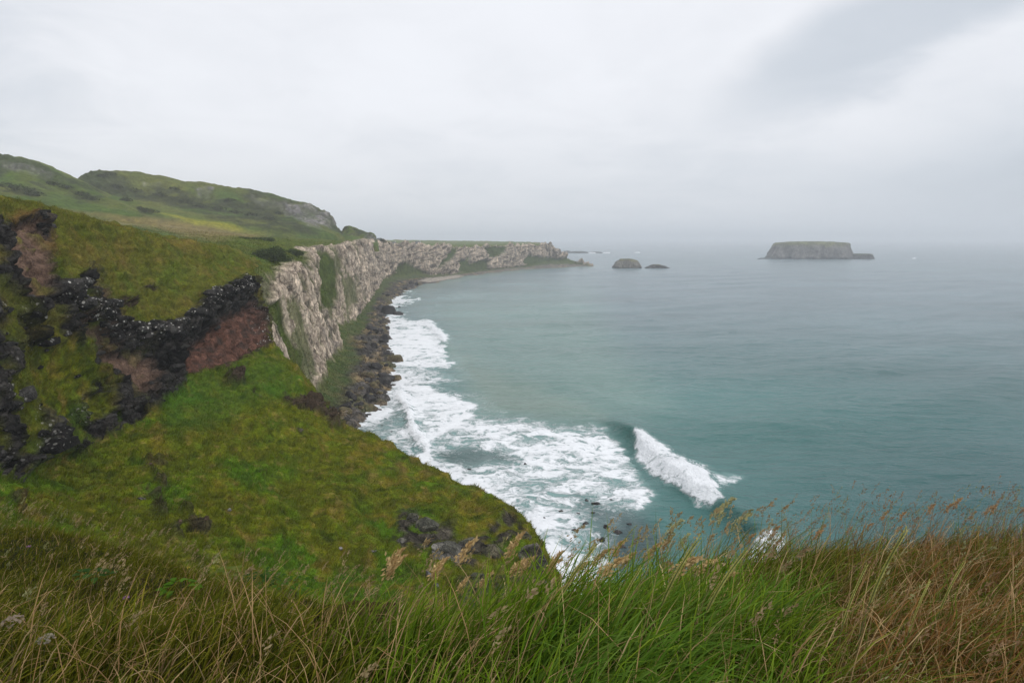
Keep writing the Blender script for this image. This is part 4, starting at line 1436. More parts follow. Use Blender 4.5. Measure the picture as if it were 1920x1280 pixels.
for px, py, sz in [(1100, 942, .9), (1118, 950, 1.1), (1050, 962, .9), (1098, 986, 1.2), (1075, 1000, .8), (1135, 992, .8), (1160, 1000, 1.3), (1168, 1022, 1.0), (1020, 975, .6), (1128, 1012, 1.0),
                   (985, 868, .7), (880, 880, .6), (720, 832, .9), (705, 836, .7), (735, 810, .8), (716, 800, .7), (800, 712, .9), (692, 782, 1.1), (666, 806, 1.0), (680, 812, .7),
                   (700, 640, 1.5), (728, 625, 1.2), (720, 650, 1.5), (735, 660, 1.2), (748, 577, 1.8), (770, 590, 1.3), (1110, 966, .8), (1085, 968, .6), (1145, 940, .5), (1180, 985, .6)]:
    q = S(px, py)
    q[2] = sea_fields(np.broadcast_to(q, (2, 2, 3)).copy())[0][0, 0]
    place_boulder('dark', int(rng.integers(5)), q + np.array([0, 0, -sz * .16]), sz * .9, rng.uniform(0, 6.28), rng.uniform(-.15, .15, 2),
                  'black rock awash in the white foam', 'black rocks awash in the foam')


def head_hit(px, py):
    """point of the headland surface seen at this place of the photo"""
    X, Yp = project(HEAD)
    vis = (HEAD[..., 1] > 20) & (HEAD[..., 2] > -1)
    d = np.where(vis, np.hypot(X - px, Yp - py) + HEAD[..., 1] * .02, 1e9)
    i = np.unravel_index(np.argmin(d), d.shape)
    return HEAD[i]


def outcrop(px, py, w, squash, seed, label, rz=0.0, tilt=(0, 0), colA=(.07, .065, .06), colB=(.19, .17, .15), moss=.5, planes=16, sink=.0, name='rock_outcrop', cat='rock outcrop'):
    p = head_hit(px, py)
    v, f = rock_shape(seed, ICO5 if w > 2 else ICO4, planes + 12, squash, .09)
    v += (ridged(v + seed, .5, 3, stretch=(3, 3, .5)) * .035)[:, None] * v
    c = rock_cols(v, colA, colB, seed, moss, C(.07, .075, .02))
    o = rock_obj(name, v, f, c)
    o.data.polygons.foreach_set('use_smooth', np.zeros(len(o.data.polygons), dtype=bool))
    o.location = p + np.array([0, 0, -sink])
    o.scale = (w,) * 3
    o.rotation_euler = (tilt[0], tilt[1], rz)
    tag(o, label, cat)
    return o


outcrop(838, 1038, 3.0, (1, .8, .85), 61, 'big rounded grey layered rock bulging from the turf slope', .2, (.1, .25), (.085, .08, .075), (.26, .24, .22), .2, sink=.1)
outcrop(922, 1035, 2.4, (.8, .8, 1.0), 62, 'brown cracked rock next to the big rounded grey one', .6, (0, -.2), (.06, .05, .042), (.16, .13, .10), .4, sink=.4)
outcrop(800, 985, 2.5, (1.1, .7, .65), 63, 'dark jagged rock face set in turf above the big rounded one', -.3, (.2, 0), (.07, .066, .064), (.19, .17, .15), .3, sink=.3)
outcrop(755, 1012, 1.0, (1.1, .6, .5), 64, 'thin line of grey rock leading down from the dark jagged face', .6, (0, .3), (.07, .065, .06), (.17, .155, .14), .3)
outcrop(955, 990, 2.3, (1.0, .7, .8), 65, 'pale cracked rock at the seaward edge of the turf slope', .2, (0, .2), (.15, .125, .10), (.30, .25, .20), .2, sink=.4)
outcrop(1008, 1048, 2.8, (.65, .9, 1.15), 66, 'smooth slanting grey slab on the outermost edge above the foam', .4, (-.2, -.5), (.08, .07, .06), (.20, .175, .15), .15, planes=9, sink=.3)
outcrop(806, 1080, .95, (.5, .6, 1.0), 67, 'small upright grey rock splinter below the big rounded rock', .3, (0, -.4), (.09, .085, .08), (.22, .21, .20), 0, planes=20)
outcrop(820, 1098, .8, (.6, .6, .8), 68, 'dark broken stone at the foot of the grey splinter', 0, (0, .3), (.05, .05, .05), (.14, .13, .13), 0, planes=20)
outcrop(900, 1085, 1.5, (1.2, .7, .7), 69, 'dark rock ledge half hidden by the seed heads', .2, (0, .1), (.045, .042, .04), (.11, .10, .09), .3)
outcrop(985, 1008, 1.9, (.8, .7, .9), 91, 'brown-grey crag on the skyline of the slope tip above the foam', .5, (.2, -.3), (.09, .08, .065), (.22, .19, .155), .35, sink=.2)
outcrop(1028, 1072, 2.0, (.7, .8, 1.0), 92, 'lowest broken crag at the very tip of the turf slope', .1, (0, -.3), (.08, .07, .06), (.19, .165, .14), .25, sink=.2)
outcrop(880, 1015, 1.7, (1.2, .6, .7), 93, 'low grey ledge running between the big rounded rock and the pale cracked one', .3, (.1, .1), (.08, .075, .07), (.21, .19, .17), .35, sink=.2)
outcrop(775, 968, 1.6, (1.0, .6, .7), 94, 'topmost grey rock of the jagged outcrop in the turf slope', -.2, (.2, .1), (.07, .065, .06), (.18, .165, .15), .35, sink=.3)
outcrop(560, 805, .95, (1.2, .7, .5), 70, 'flat brown stone below the earth scar on the turf slope', .2, (0, .2), (.09, .075, .06), (.17, .14, .11), .1, name='stone', cat='stone')
outcrop(430, 957, .42, (.8, .7, .9), 71, 'small pale grey stone alone on the turf slope', .2, (0, .2), (.24, .23, .22), (.34, .33, .32), 0, name='stone', cat='stone')
outcrop(338, 978, .60, (1, .8, .7), 72, 'squarish red-brown stone in the green hollow', .2, (0, .2), (.085, .05, .036), (.12, .072, .05), .1, name='stone', cat='stone')
outcrop(388, 972, .50, (.7, .7, .9), 73, 'upright red-brown stone next to the squarish one in the hollow', .2, (0, .2), (.085, .05, .036), (.11, .066, .048), .1, name='stone', cat='stone')
outcrop(282, 872, .62, (1, .8, .5), 74, 'low red-brown stone highest up the turf hollow', .2, (0, .2), (.08, .045, .034), (.11, .062, .048), .1, name='stone', cat='stone')
outcrop(268, 935, .55, (1.2, .6, .4), 75, 'flat slate-grey stone tilted in the turf hollow', .6, (0, .4), (.08, .072, .07), (.12, .11, .105), 0, name='stone', cat='stone')
outcrop(637, 1028, .42, (.9, .7, .8), 76, 'small white-flecked stone low on the turf slope', .1, (0, 0), (.16, .14, .14), (.26, .24, .24), 0, name='stone', cat='stone')
outcrop(700, 1034, .45, (1.2, .7, .5), 77, 'small flat grey stone downhill of the thin rock line', .1, (0, 0), (.14, .13, .13), (.22, .21, .2), 0, name='stone', cat='stone')
outcrop(648, 868, .35, (.9, .7, .8), 78, 'small black stone by the seaward edge of the slope', .1, (0, 0), (.02, .02, .02), (.05, .05, .05), 0, name='stone', cat='stone')


# ------------------------------------------------------------------ shrubs, wind-bent trees and cottages along the cliff top
def leaf_cloud(name, blobs, n, size, colA, colB, parent=None, seed=0):
    r = np.random.default_rng(seed)
    V, Cc = [], []
    tot = sum(b[3] * b[4] * b[5] for b in blobs)
    for (x, y, z, a, b, c) in blobs:
        m = max(20, int(n * a * b * c / tot))
        d = r.normal(size=(m, 3))
        d /= np.linalg.norm(d, axis=1)[:, None]
        rad = r.uniform(.45, 1.05, m) ** .6
        p = d * rad[:, None]
        p *= (1 + .35 * fbm(d * 1.3 + seed + x, 1.0, 3))[:, None]
        p = p * np.array([a, b, c]) + np.array([x, y, z])
        p = p[p[:, 2] > -.3]
        m = len(p)
        t1 = r.normal(size=(m, 3))
        t1 /= np.linalg.norm(t1, axis=1)[:, None]
        t2 = np.cross(t1, r.normal(size=(m, 3)))
        t2 /= np.linalg.norm(t2, axis=1)[:, None] + 1e-6
        s = (size * r.uniform(.6, 1.4, m))[:, None]
        V.append(np.stack([p - t1 * s, p - t2 * s * .5, p + t1 * s, p + t2 * s * .5], 1))
        cc = lerp(np.broadcast_to(np.array(colA), (m, 3)).copy(), np.array(colB), r.random(m))
        Cc.append(np.repeat(cc[:, None], 4, 1))
    V = np.concatenate(V).reshape(-1, 3)
    Cc = np.concatenate(Cc).reshape(-1, 3)
    k = len(V) // 4
    return mesh_raw(name, V, np.arange(len(V)), np.full(k, 4), MAT_LEAF, {'Col': Cc}, False, parent)


def stem_mesh(name, pts, r0, r1, mat, parent=None, nth=6, colr=None):
    pts = np.array(pts, float)
    c = pchip(pts, np.linspace(0, len(pts) - 1, 4 * len(pts)))
    tg = np.gradient(c, axis=0)
    tg /= np.linalg.norm(tg, axis=1)[:, None]
    a = np.cross(tg, [0.31, .9, .2])
    a /= np.linalg.norm(a, axis=1)[:, None]
    b = np.cross(tg, a)
    rr = np.linspace(r0, r1, len(c))
    th = np.linspace(0, 2 * np.pi, nth, endpoint=False)
    g = c[:, None] + rr[:, None, None] * (a[:, None] * np.cos(th)[None, :, None] + b[:, None] * np.sin(th)[None, :, None])
    cc = np.broadcast_to(np.array(colr if colr is not None else (.06, .05, .04)), g.shape)
    return grid_mesh(name, g, mat, {'Col': cc}, parent, wrap=True)


def coast_hit(px, py, lo=0, hi=400):
    X, Yp = project(COAST)
    d = np.where((COAST_RI > lo) & (COAST_RI < hi), np.hypot(X - px, Yp - py) + COAST[..., 1] * .012, 1e9)
    return COAST[np.unravel_index(np.argmin(d), d.shape)]


def shrub(px, py, blobs, n, size, label, seed, cA=(.030, .045, .016), cB=(.060, .080, .028), name='shrub'):
    p = coast_hit(px, py, 150)
    t = empty(name, p)
    leaf_cloud('crown', blobs, n, size, cA, cB, t, seed)
    stem_mesh('trunk', [(0, 0, -.6), (.1, 0, .5), (.2, 0, 1.3)], .14, .06, MAT_ROCK, t)
    tag(t, label, 'shrub')
    return t


shrub(508, 488, [(0, 0, 1.2, 4.2, 3, 2.4), (-3.5, 1, .8, 3, 2.5, 1.8), (3.6, -1, .4, 3, 2.5, 1.6), (1, 2, 2.2, 2.5, 2, 1.6)], 5200, .20, 'broad dark shrub on the turf shoulder above the chalk buttress', 5)
shrub(548, 478, [(0, 0, .6, 2.4, 2, 1.3), (2.2, 0, .4, 1.8, 1.5, 1)], 1800, .20, 'low green shrub a little seaward of the broad dark one', 6, (.04, .06, .02), (.075, .095, .032))
shrub(455, 452, [(0, 0, .5, 4, 1.6, 1.1), (5, 0, .4, 3.5, 1.5, .9), (9, 1, .4, 3, 1.4, .9)], 2200, .25, 'long low dark hedge-like scrub at the edge of the fields', 7)


def hill_clump(grid, px, py, s, seed):
    X, Yp = project(grid)
    d = np.hypot(X - px, Yp - py) + grid[..., 1] * .02
    p = grid[np.unravel_index(np.argmin(d), d.shape)]
    t = empty('shrub', p)
    leaf_cloud('crown', [(0, 0, .6 * s, 2.6 * s, 1.8 * s, 1.3 * s), (2.6 * s, .3, .3 * s, 2.0 * s, 1.5 * s, 1.0 * s), (-2.4 * s, .2, .3 * s, 1.8 * s, 1.5 * s, .9 * s)], 420, .42, (.030, .038, .014), (.058, .066, .024), t, seed)
    stem_mesh('trunk', [(0, 0, -.6), (.1, 0, .4), (.2, 0, 1.0)], .15, .07, MAT_ROCK, t)
    tag(t, 'dark scrub clump among the many on the lower slopes of the far hills', 'shrub', 'dark scrub clumps on the far hills')


for k, (px, py, s_) in enumerate([(10, 352, 1.6), (38, 358, 1.8), (62, 366, 1.5), (150, 366, 1.3), (165, 374, 1.5), (95, 346, 1.2), (120, 352, 1.2)]):
    hill_clump(HILL1, px, py, s_, 60 + k)
for k, (px, py, s_) in enumerate([(215, 352, 1.4), (250, 360, 1.6), (262, 394, 1.3), (280, 399, 1.5), (300, 368, 1.5), (345, 378, 1.6), (375, 388, 1.4), (410, 392, 1.6), (440, 400, 1.5), (470, 404, 1.3), (500, 412, 1.4), (235, 376, 1.1), (325, 356, 1.2), (430, 376, 1.2),
                                  (190, 331, 1.2), (204, 328, 1.4), (520, 400, 1.1)]):
    hill_clump(HILL2, px, py, s_, 80 + k)


def bent_tree(px, py, s, label, seed):
    p = coast_hit(px, py, 150)
    t = empty('windswept_tree', p)
    stem_mesh('trunk', [(0, 0, -.5), (.2 * s, 0, 1.2 * s), (-.2 * s, 0, 2.4 * s), (-.9 * s, .2, 3.2 * s)], .28 * s, .08 * s, MAT_ROCK, t)
    leaf_cloud('crown', [(-1.0 * s, 0, 3.3 * s, 2.0 * s, 1.6 * s, .9 * s), (.6 * s, .2, 2.7 * s, 1.7 * s, 1.4 * s, .8 * s), (2.0 * s, 0, 1.9 * s, 1.4 * s, 1.2 * s, .8 * s)], 1500, .28, (.03, .045, .018), (.055, .075, .03), t, seed)
    tag(t, label, 'tree')


bent_tree(716, 460, 1.5, 'wind-bent tree leaning on the cliff top past the rocky knoll', 8)
bent_tree(726, 461, 1.0, 'smaller wind-bent tree between the first one and the white cottage', 9)


def box(x0, x1, y0, y1, z0, z1):
    v = np.array([[x, y, z] for z in (z0, z1) for y in (y0, y1) for x in (x0, x1)], float)
    f = np.array([[0, 2, 3, 1], [4, 5, 7, 6], [0, 1, 5, 4], [1, 3, 7, 5], [3, 2, 6, 7], [2, 0, 4, 6]])
    return v, f


def boxes_obj(name, bs, mat, parent):
    vs, fs, off = [], [], 0
    for b in bs:
        v, f = box(*b)
        vs.append(v)
        fs.append(f + off)
        off += 8
    v, f = np.concatenate(vs), np.concatenate(fs)
    return mesh_raw(name, v, f.ravel(), np.full(len(f), 4), mat, None, False, parent)


def cottage(px, py, w, d, h, ridge, rz, label, seed):
    p = coast_hit(px, py, 186)
    t = empty('cottage', p + np.array([0, 0, -.3]), rz)
    v = np.array([[-w, -d, 0], [w, -d, 0], [w, d, 0], [-w, d, 0], [-w, -d, h], [w, -d, h], [w, d, h], [-w, d, h], [-w, 0, h + ridge], [w, 0, h + ridge]], float)
    loops = [0, 1, 5, 4, 2, 3, 7, 6, 1, 2, 6, 9, 5, 3, 0, 4, 8, 7]
    mesh_raw('wall', v, loops, [4, 4, 5, 5], MAT_WHITEWASH, None, False, t)
    o = .25
    rv = []
    for s in (-1, 1):
        rv += [[-w - o, s * (d + o), h - o * ridge / d + .04], [w + o, s * (d + o), h - o * ridge / d + .04], [w + o, 0, h + ridge + .04], [-w - o, 0, h + ridge + .04]]
    rv = np.array(rv, float)
    rv2 = np.concatenate([rv, rv + np.array([0, 0, .15])])
    rl = [0, 1, 2, 3, 4, 5, 6, 7, 8, 9, 10, 11, 12, 13, 14, 15, 0, 1, 9, 8, 4, 5, 13, 12, 0, 3, 11, 8, 1, 2, 10, 9, 4, 7, 15, 12, 5, 6, 14, 13]
    mesh_raw('roof', rv2, rl, [4] * 10, MAT_SLATE, None, False, t)
    boxes_obj('chimney', [(w - .9, w - .2, -.35, .35, h + ridge - .3, h + ridge + .9)], MAT_WHITEWASH, t)
    boxes_obj('door', [(-.5, .5, -d - .04, -d + .05, .3, 2.2)], MAT_PANE, t)
    for sx in (-.6, .6):
        boxes_obj('window', [(sx * w - .5, sx * w + .5, -d - .04, -d + .05, 1.1, 2.1)], MAT_PANE, t)
    tag(t, label, 'cottage')


cottage(738, 459, 2.7, 1.8, 2.3, 1.0, .3, 'small white cottage on the cliff edge beside the wind-bent trees', 1)
cottage(784, 459.5, 3.6, 2.4, 2.5, 2.4, -.4, 'white steep-roofed cottage set back from the chalk cliff edge', 2)


# ------------------------------------------------------------------ foreground clifftop ground
def build_ground():
    cols = [-900, -350, 0, 200, 400, 600, 720, 850, 1000, 1120, 1250, 1450, 1700, 1920, 2300, 3000]
    near = [(1280, 2.1)] * 16
    mid = {-900: (1150, 4.5), -350: (1150, 4.5), 0: (1140, 4.2), 200: (1150, 4.0), 400: (1165, 3.8), 600: (1195, 3.3), 720: (1225, 3.0), 850: (1235, 2.75)}
    brow = {-900: (985, 9), -350: (1000, 9), 0: (1002, 8.4), 200: (1030, 7.6), 400: (1104, 6.6), 600: (1146, 5.4), 720: (1214, 4.2), 850: (1204, 3.6), 1000: (1190, 3.6), 1120: (1172, 3.6),
            1250: (1122, 3.8), 1450: (1086, 4.0), 1700: (1040, 4.6), 1920: (1040, 5.0), 2300: (1045, 5.6), 3000: (1050, 6)}
    rows = [[] for _ in range(9)]
    for c in cols:
        n_ = P(c, 1280, 2.1)
        m_ = P(c, *mid.get(c, (1205, 2.75)))
        b_ = P(c, *brow[c])
        rows[3].append(n_)
        rows[4].append(m_)
        rows[5].append(b_)
        k = n_[0] / 2.1
        rows[2].append(np.array([k * .9, .7, n_[2] + .02]))
        rows[1].append(np.array([k * 2.0, -4, 43.6]))
        rows[0].append(np.array([k * 6, -40, 47.0]))
        dirn = np.array([b_[0], b_[1], 0]) / np.hypot(b_[0], b_[1])
        rows[6].append(b_ + dirn * 1.0 + np.array([0, 0, -1.5]))
        rows[7].append(b_ + dirn * 7 + np.array([0, 0, -16]))
        rows[8].append(b_ + dirn * 17 + np.array([0, 0, -b_[2] - 3]))
    g = loft(rows, [8, 20, 20, 60, 60, 16, 16, 10], [20, 30, 30, 30, 30, 24, 24, 24, 24, 24, 30, 34, 34, 30, 20])
    n = normals(g)
    if np.mean(n[..., 2]) < 0:
        n = -n
    px, py = project(g)
    g = g + n * (fbm(g, 1.3, 4, seed=500) * .12 + fbm(g, .4, 3, seed=501) * .04)[..., None]
    c = lerp(np.broadcast_to(C(.018, .020, .004), g.shape).copy(), C(.040, .026, .010), sstep(-.1, .4, fbm(g, .8, 4, seed=502)))
    bank = poly_mask(px, py, [(610, 1105), (690, 1125), (735, 1160), (720, 1215), (650, 1190), (610, 1140)], 14)
    c = lerp(c, C(.030, .018, .010), bank)
    o = grid_mesh('clifftop_ground', g, MAT_SOIL, {'Col': c})
    tag(o, kind='structure')
    return g, n, bank


GROUND, GN, GBANK = build_ground()


def gcolor(pt, px, py, kind):
    """live colour of the sward: green in the middle, red-brown fescue to the east, straw to the west"""
    n = len(pt)
    a = fbm(pt, 1.1, 3, seed=510)
    b = fbm(pt, .45, 3, seed=511)
    red = np.clip(sstep(1430, 1620, px + 140 * a) * (1 - .65 * sstep(.15, .5, b)), 0, 1)
    redt = .45 * sstep(1180, 1080, py) * sstep(1150, 1300, px)
    red = np.maximum(red, redt)
    west = sstep(720, 520, px + 120 * a)
    green = lerp(np.broadcast_to(C(.070, .132, .003), pt.shape).copy(), C(.140, .190, .018), rng.random(n))
    green = lerp(green, C(.030, .070, .008), .6 * (rng.random(n) < .35))
    wg = lerp(np.broadcast_to(C(.080, .095, .005), pt.shape).copy(), C(.140, .120, .014), rng.random(n))
    wg = lerp(wg, C(.030, .055, .006), .6 * (rng.random(n) < .4))
    c = lerp(green, wg, west)
    rb = lerp(np.broadcast_to(C(.120, .055, .014), pt.shape).copy(), C(.210, .108, .036), rng.random(n))
    rb = lerp(rb, C(.075, .095, .010), (rng.random(n) < .42) * 1.0)
    c = lerp(c, rb, red)
    straw = rng.random(n) < (.07 + .05 * red - .02 * west)
    c = np.where(straw[:, None], lerp(np.broadcast_to(C(.26, .175, .085), pt.shape).copy(), C(.38, .29, .15), rng.random(n)), c)
    return c * rng.uniform(.75, 1.25, n)[:, None], red, west


def hfac(qx, pt):
    """the sward is cropped short on the western ledge and thins out at the lip"""
    west = sstep(860, 600, qx)
    lip = sstep(2.6, 3.6, pt[:, 1]) * sstep(1180, 1080, qx) * (1 - west)
    dip = 1 - .5 * np.exp(-((qx - 660) / 150.0) ** 2) * sstep(2.2, 3.0, pt[:, 1])
    return dip * (1 - .45 * west * sstep(1.9, 3.0, pt[:, 1]) - .2 * west) * (1 - .35 * lip)


def build_grass():
    px, py = project(GROUND)
    X, Yg = GROUND[..., 0], GROUND[..., 1]
    inside = (Yg > 1.2) * (px > -260) * (px < 2180)
    ri = np.arange(GROUND.shape[0])[:, None] * np.ones(GROUND.shape[1])[None]
    inside = inside * (ri < 178 + 12)
    parts = []
    # short undergrowth
    N = 190000
    w = inside * np.clip(3.0 / np.maximum(Yg, 1), .25, 2) ** 1.7 * (1 - .85 * GBANK) * (1 + 1.6 * sstep(800, 500, px) * sstep(2.6, 4.5, Yg))
    pt, (nn,) = sample_grid(GROUND, N, w, (GN,))
    qx, qy = project(pt)
    c, red, west = gcolor(pt, qx, qy, 0)
    tall = .55 + .6 * (fbm(pt, .7, 3, seed=520) + .45)
    L = rng.uniform(.12, .30, N) * tall * hfac(qx, pt)
    az = rng.normal(.25, .95, N)
    parts.append(blades(pt - nn * .02, L, rng.uniform(.003, .006, N) * (1 + 1.0 * sstep(3.5, 7, pt[:, 1])), az, rng.uniform(.4, 2.3, N), c * .42, None, c * 1.6))  # dark thatch plus painted shade at the roots, tips lightened as highlights
    # long blades combed over by the wind
    N = 52000
    w2 = w * (1 - .5 * sstep(760, 560, px))
    pt, (nn,) = sample_grid(GROUND, N, w2, (GN,))
    qx, qy = project(pt)
    c, red, west = gcolor(pt, qx, qy, 1)
    L = rng.uniform(.28, .56, N) * (.65 + .5 * (fbm(pt, .7, 3, seed=520) + .45)) * hfac(qx, pt)
    east = sstep(1300, 1600, qx)
    az = rng.normal(.1, .9, N) * (1 - .4 * east)
    parts.append(blades(pt, L, rng.uniform(.004, .009, N) * (1 - .3 * east), az, rng.uniform(.7, 2.7, N) + .5 * east, c * .42, None, c * 1.75, (0, .25, .5, .75)))  # shade between blades painted into the roots, highlights into the tips
    # dry bent stems
    N = 6000
    pt, (nn,) = sample_grid(GROUND, N, w * (1 - .75 * sstep(800, 500, px) * sstep(2.1, 2.8, Yg)), (GN,))
    qx, qy = project(pt)
    c = lerp(np.broadcast_to(C(.30, .175, .075), pt.shape).copy(), C(.50, .34, .17), rng.random(N))
    west = sstep(760, 560, qx)
    L = rng.uniform(.22, .55, N) * (1 - .3 * west * (pt[:, 1] > 2.6)) * (.45 + .55 * hfac(qx, pt))
    parts.append(blades(pt, L, rng.uniform(.0025, .0055, N), rng.normal(.2, .9, N) + west * rng.normal(1.6, 1.4, N), rng.uniform(.5, 2.6, N), c * .9, None, c, (0, .25, .5, .75)))
    # broad soft leaves of the thick tussocks
    N = 2600
    wb = w * sstep(930, 1010, px) * sstep(1520, 1420, px) * (Yg < 3.0) * sstep(-.05, .25, fbm(GROUND, .6, 3, seed=530) + .1)
    pt, (nn,) = sample_grid(GROUND, N, wb, (GN,))
    c = lerp(np.broadcast_to(C(.055, .125, .008), pt.shape).copy(), C(.120, .195, .030), rng.random(N))
    parts.append(blades(pt, rng.uniform(.26, .50, N), rng.uniform(.008, .014, N), rng.normal(.0, .5, N), rng.uniform(1.0, 2.6, N), c * .5, None, c * 1.35, (0, .2, .4, .6, .8)))  # root shade and tip highlights put into the leaf colour here too
    v, l, ln, cc = join_parts(parts)
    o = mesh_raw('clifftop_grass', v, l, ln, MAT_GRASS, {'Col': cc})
    tag(o, 'long windblown clifftop grass, green in the middle, red-brown and straw at the sides', 'grass', kind='stuff')


build_grass()


def seed_head(tip, az, length, spread, n, size, c1, c2, r):
    """spikelets along a drooping axis that starts at the stem tip"""
    d = np.array([math.cos(az), math.sin(az), 0])
    s = r.uniform(0, 1, n)
    droop = .55
    axis = tip + length * (s[:, None] * np.array([0, 0, 1.0]) * (1 - .55 * s[:, None] * droop) + (s ** 1.6)[:, None] * d * .5)
    off = r.normal(size=(n, 3)) * spread * (1 - .75 * s)[:, None] * np.array([1, 1, .6])
    p = axis + off
    dirv = np.array([0, 0, .8]) + d * .7 + r.normal(size=(n, 3)) * .35
    dirv /= np.linalg.norm(dirv, axis=1)[:, None]
    sv = np.cross(dirv, r.normal(size=(n, 3)))
    sv /= np.linalg.norm(sv, axis=1)[:, None] + 1e-6
    L = (size * r.uniform(.7, 1.4, n))[:, None]
    V = np.stack([p - dirv * L * .2, p + sv * L * .22 + dirv * L * .3, p + dirv * L, p - sv * L * .22 + dirv * L * .3], 1).reshape(-1, 3)
    cc = lerp(np.broadcast_to(np.array(c1), (n, 3)).copy(), np.array(c2), r.random(n))
    return V, np.arange(4 * n), np.full(n, 4), np.repeat(cc, 4, 0)


def stalk_axis(h, bend, az, k=7):
    s = np.linspace(0, 1, k)
    ang = bend * s
    d = np.array([math.cos(az), math.sin(az), 0])
    return h * (np.sin(ang) / bend)[:, None] * np.array([0, 0, 1.0]) + h * ((1 - np.cos(ang)) / bend)[:, None] * d


def build_seed_grass():
    """the many finer flowering stems that melt into the sward"""
    px, py = project(GROUND)
    Yg = GROUND[..., 1]
    ri = np.arange(GROUND.shape[0])[:, None] * np.ones(GROUND.shape[1])[None]
    w = (Yg > 1.5) * (px > -200) * (px < 2100) * (ri < 184) * (1 + 2.2 * sstep(120, 165, ri)) * (.5 + .5 * sstep(500, 900, px)) * (1 + 1.2 * sstep(1250, 1500, px))
    N = 1500
    pt, _ = sample_grid(GROUND, N, w)
    r = np.random.default_rng(77)
    parts = []
    qx, qy = project(pt)
    h = r.uniform(.34, .58, N) * (1 - .3 * sstep(760, 500, qx))
    az = r.normal(.2, .5, N)
    bend = r.uniform(.25, .8, N)
    tone = r.random(N)
    rd = sstep(1300, 1550, qx)
    c1 = lerp(np.broadcast_to(C(.30, .215, .11), (N, 3)).copy(), C(.21, .115, .06), rd * .8)
    c2 = lerp(np.broadcast_to(C(.40, .32, .17), (N, 3)).copy(), C(.30, .18, .10), rd * .8)
    gr = tone < .22
    c1[gr], c2[gr] = C(.20, .20, .08), C(.34, .33, .16)
    stem = lerp(np.broadcast_to(C(.13, .13, .04), (N, 3)).copy(), C(.20, .12, .055), np.maximum(rd, tone > .6))
    parts.append(blades(pt, h, np.full(N, .0028), az, bend, stem, None, c1, (0, .35, .7)))
    d = np.stack([np.cos(az), np.sin(az), 0 * az], 1)
    tips = pt + h[:, None] * (np.sin(bend) / bend)[:, None] * np.array([0, 0, 1.0]) + (h * (1 - np.cos(bend)) / bend)[:, None] * d
    for i in range(N):
        fine = rd[i] > .5
        parts.append(seed_head(tips[i] - np.array([0, 0, .02]), az[i], r.uniform(.07, .13), .006 if fine else .009, 20 if fine else 30, .010 if fine else .014, c1[i], c2[i], r))
    v, l, ln, cc = join_parts(parts)
    o = mesh_raw('seeding_grass', v, l, ln, MAT_GRASS, {'Col': cc})
    tag(o, 'fine flowering grass stems rising all through the clifftop sward', 'grass', kind='stuff')


build_seed_grass()


def ground_at(px, py):
    X, Yp = project(GROUND)
    ri = np.arange(GROUND.shape[0])[:, None]
    d = np.where((ri > 40) & (ri < 186), np.hypot(X - px, Yp - py), 1e9)
    return GROUND[np.unravel_index(np.argmin(d), d.shape)]


def make_stalk(kind, seed):
    r = np.random.default_rng(seed)
    t = empty('grass_stalk', (0, 0, 0))
    if kind == 'tan':
        ax = stalk_axis(.50, .45 + .1 * r.random(), 0.0)
        stem_mesh('stem', ax, .0020, .0012, MAT_GRASS, t, 5, (.24, .18, .08))
        v, l, ln, cc = seed_head(ax[-1] - np.array([0, 0, .02]), 0, .17, .016, 130, .022, (.42, .28, .12), (.60, .44, .22), r)
    elif kind == 'russet':
        ax = stalk_axis(.48, .6 + .2 * r.random(), 0.0)
        stem_mesh('stem', ax, .0018, .0011, MAT_GRASS, t, 5, (.20, .12, .06))
        v, l, ln, cc = seed_head(ax[-1] - np.array([0, 0, .02]), 0, .14, .012, 90, .019, (.34, .21, .10), (.48, .31, .16), r)
    elif kind == 'plume':
        ax = stalk_axis(.56, .3, 0.0)
        stem_mesh('stem', ax, .0022, .0013, MAT_GRASS, t, 5, (.20, .21, .08))
        v, l, ln, cc = seed_head(ax[-1] - np.array([0, 0, .06]), 0, .23, .024, 190, .018, (.32, .30, .12), (.52, .48, .25), r)
    else:                                   # ear: two rows of tight spikelets
        ax = stalk_axis(.58, .55, 0.0, 9)
        stem_mesh('stem', ax, .0026, .0016, MAT_GRASS, t, 5, (.15, .19, .06))
        n = 44
        s = np.linspace(.52, 1.03, n)
        axd = pchip(ax, s * (len(ax) - 1) * .999)
        tg = np.gradient(axd, axis=0)
        tg /= np.linalg.norm(tg, axis=1)[:, None]
        sg = np.where(np.arange(n) % 2, 1.0, -1.0)[:, None]
        sv = np.cross(tg, [0.2, 1, 0])
        sv /= np.linalg.norm(sv, axis=1)[:, None]
        wv = np.cross(tg, sv)
        L = (.030 * (1.1 - .5 * np.linspace(0, 1, n)))[:, None]
        p0 = axd + sv * sg * .0015
        tipv = p0 + tg * L + sv * sg * .0035
        md = p0 + tg * L * .45 + sv * sg * .004
        v = np.stack([p0, md + wv * .0032, tipv, md - wv * .0032], 1).reshape(-1, 3)
        v2 = np.stack([p0, md + sv * .003, tipv, md - sv * .003], 1).reshape(-1, 3)
        v = np.concatenate([v, v2])
        l, ln = np.arange(len(v)), np.full(len(v) // 4, 4)
        cc = np.repeat(lerp(np.broadcast_to(C(.36, .36, .08), (2 * n, 3)).copy(), C(.58, .53, .20), r.random(2 * n)), 4, 0)
    mesh_raw('seed_head', v, l, ln, MAT_GRASS, {'Col': cc}, False, t)
    return t


STALK = {}


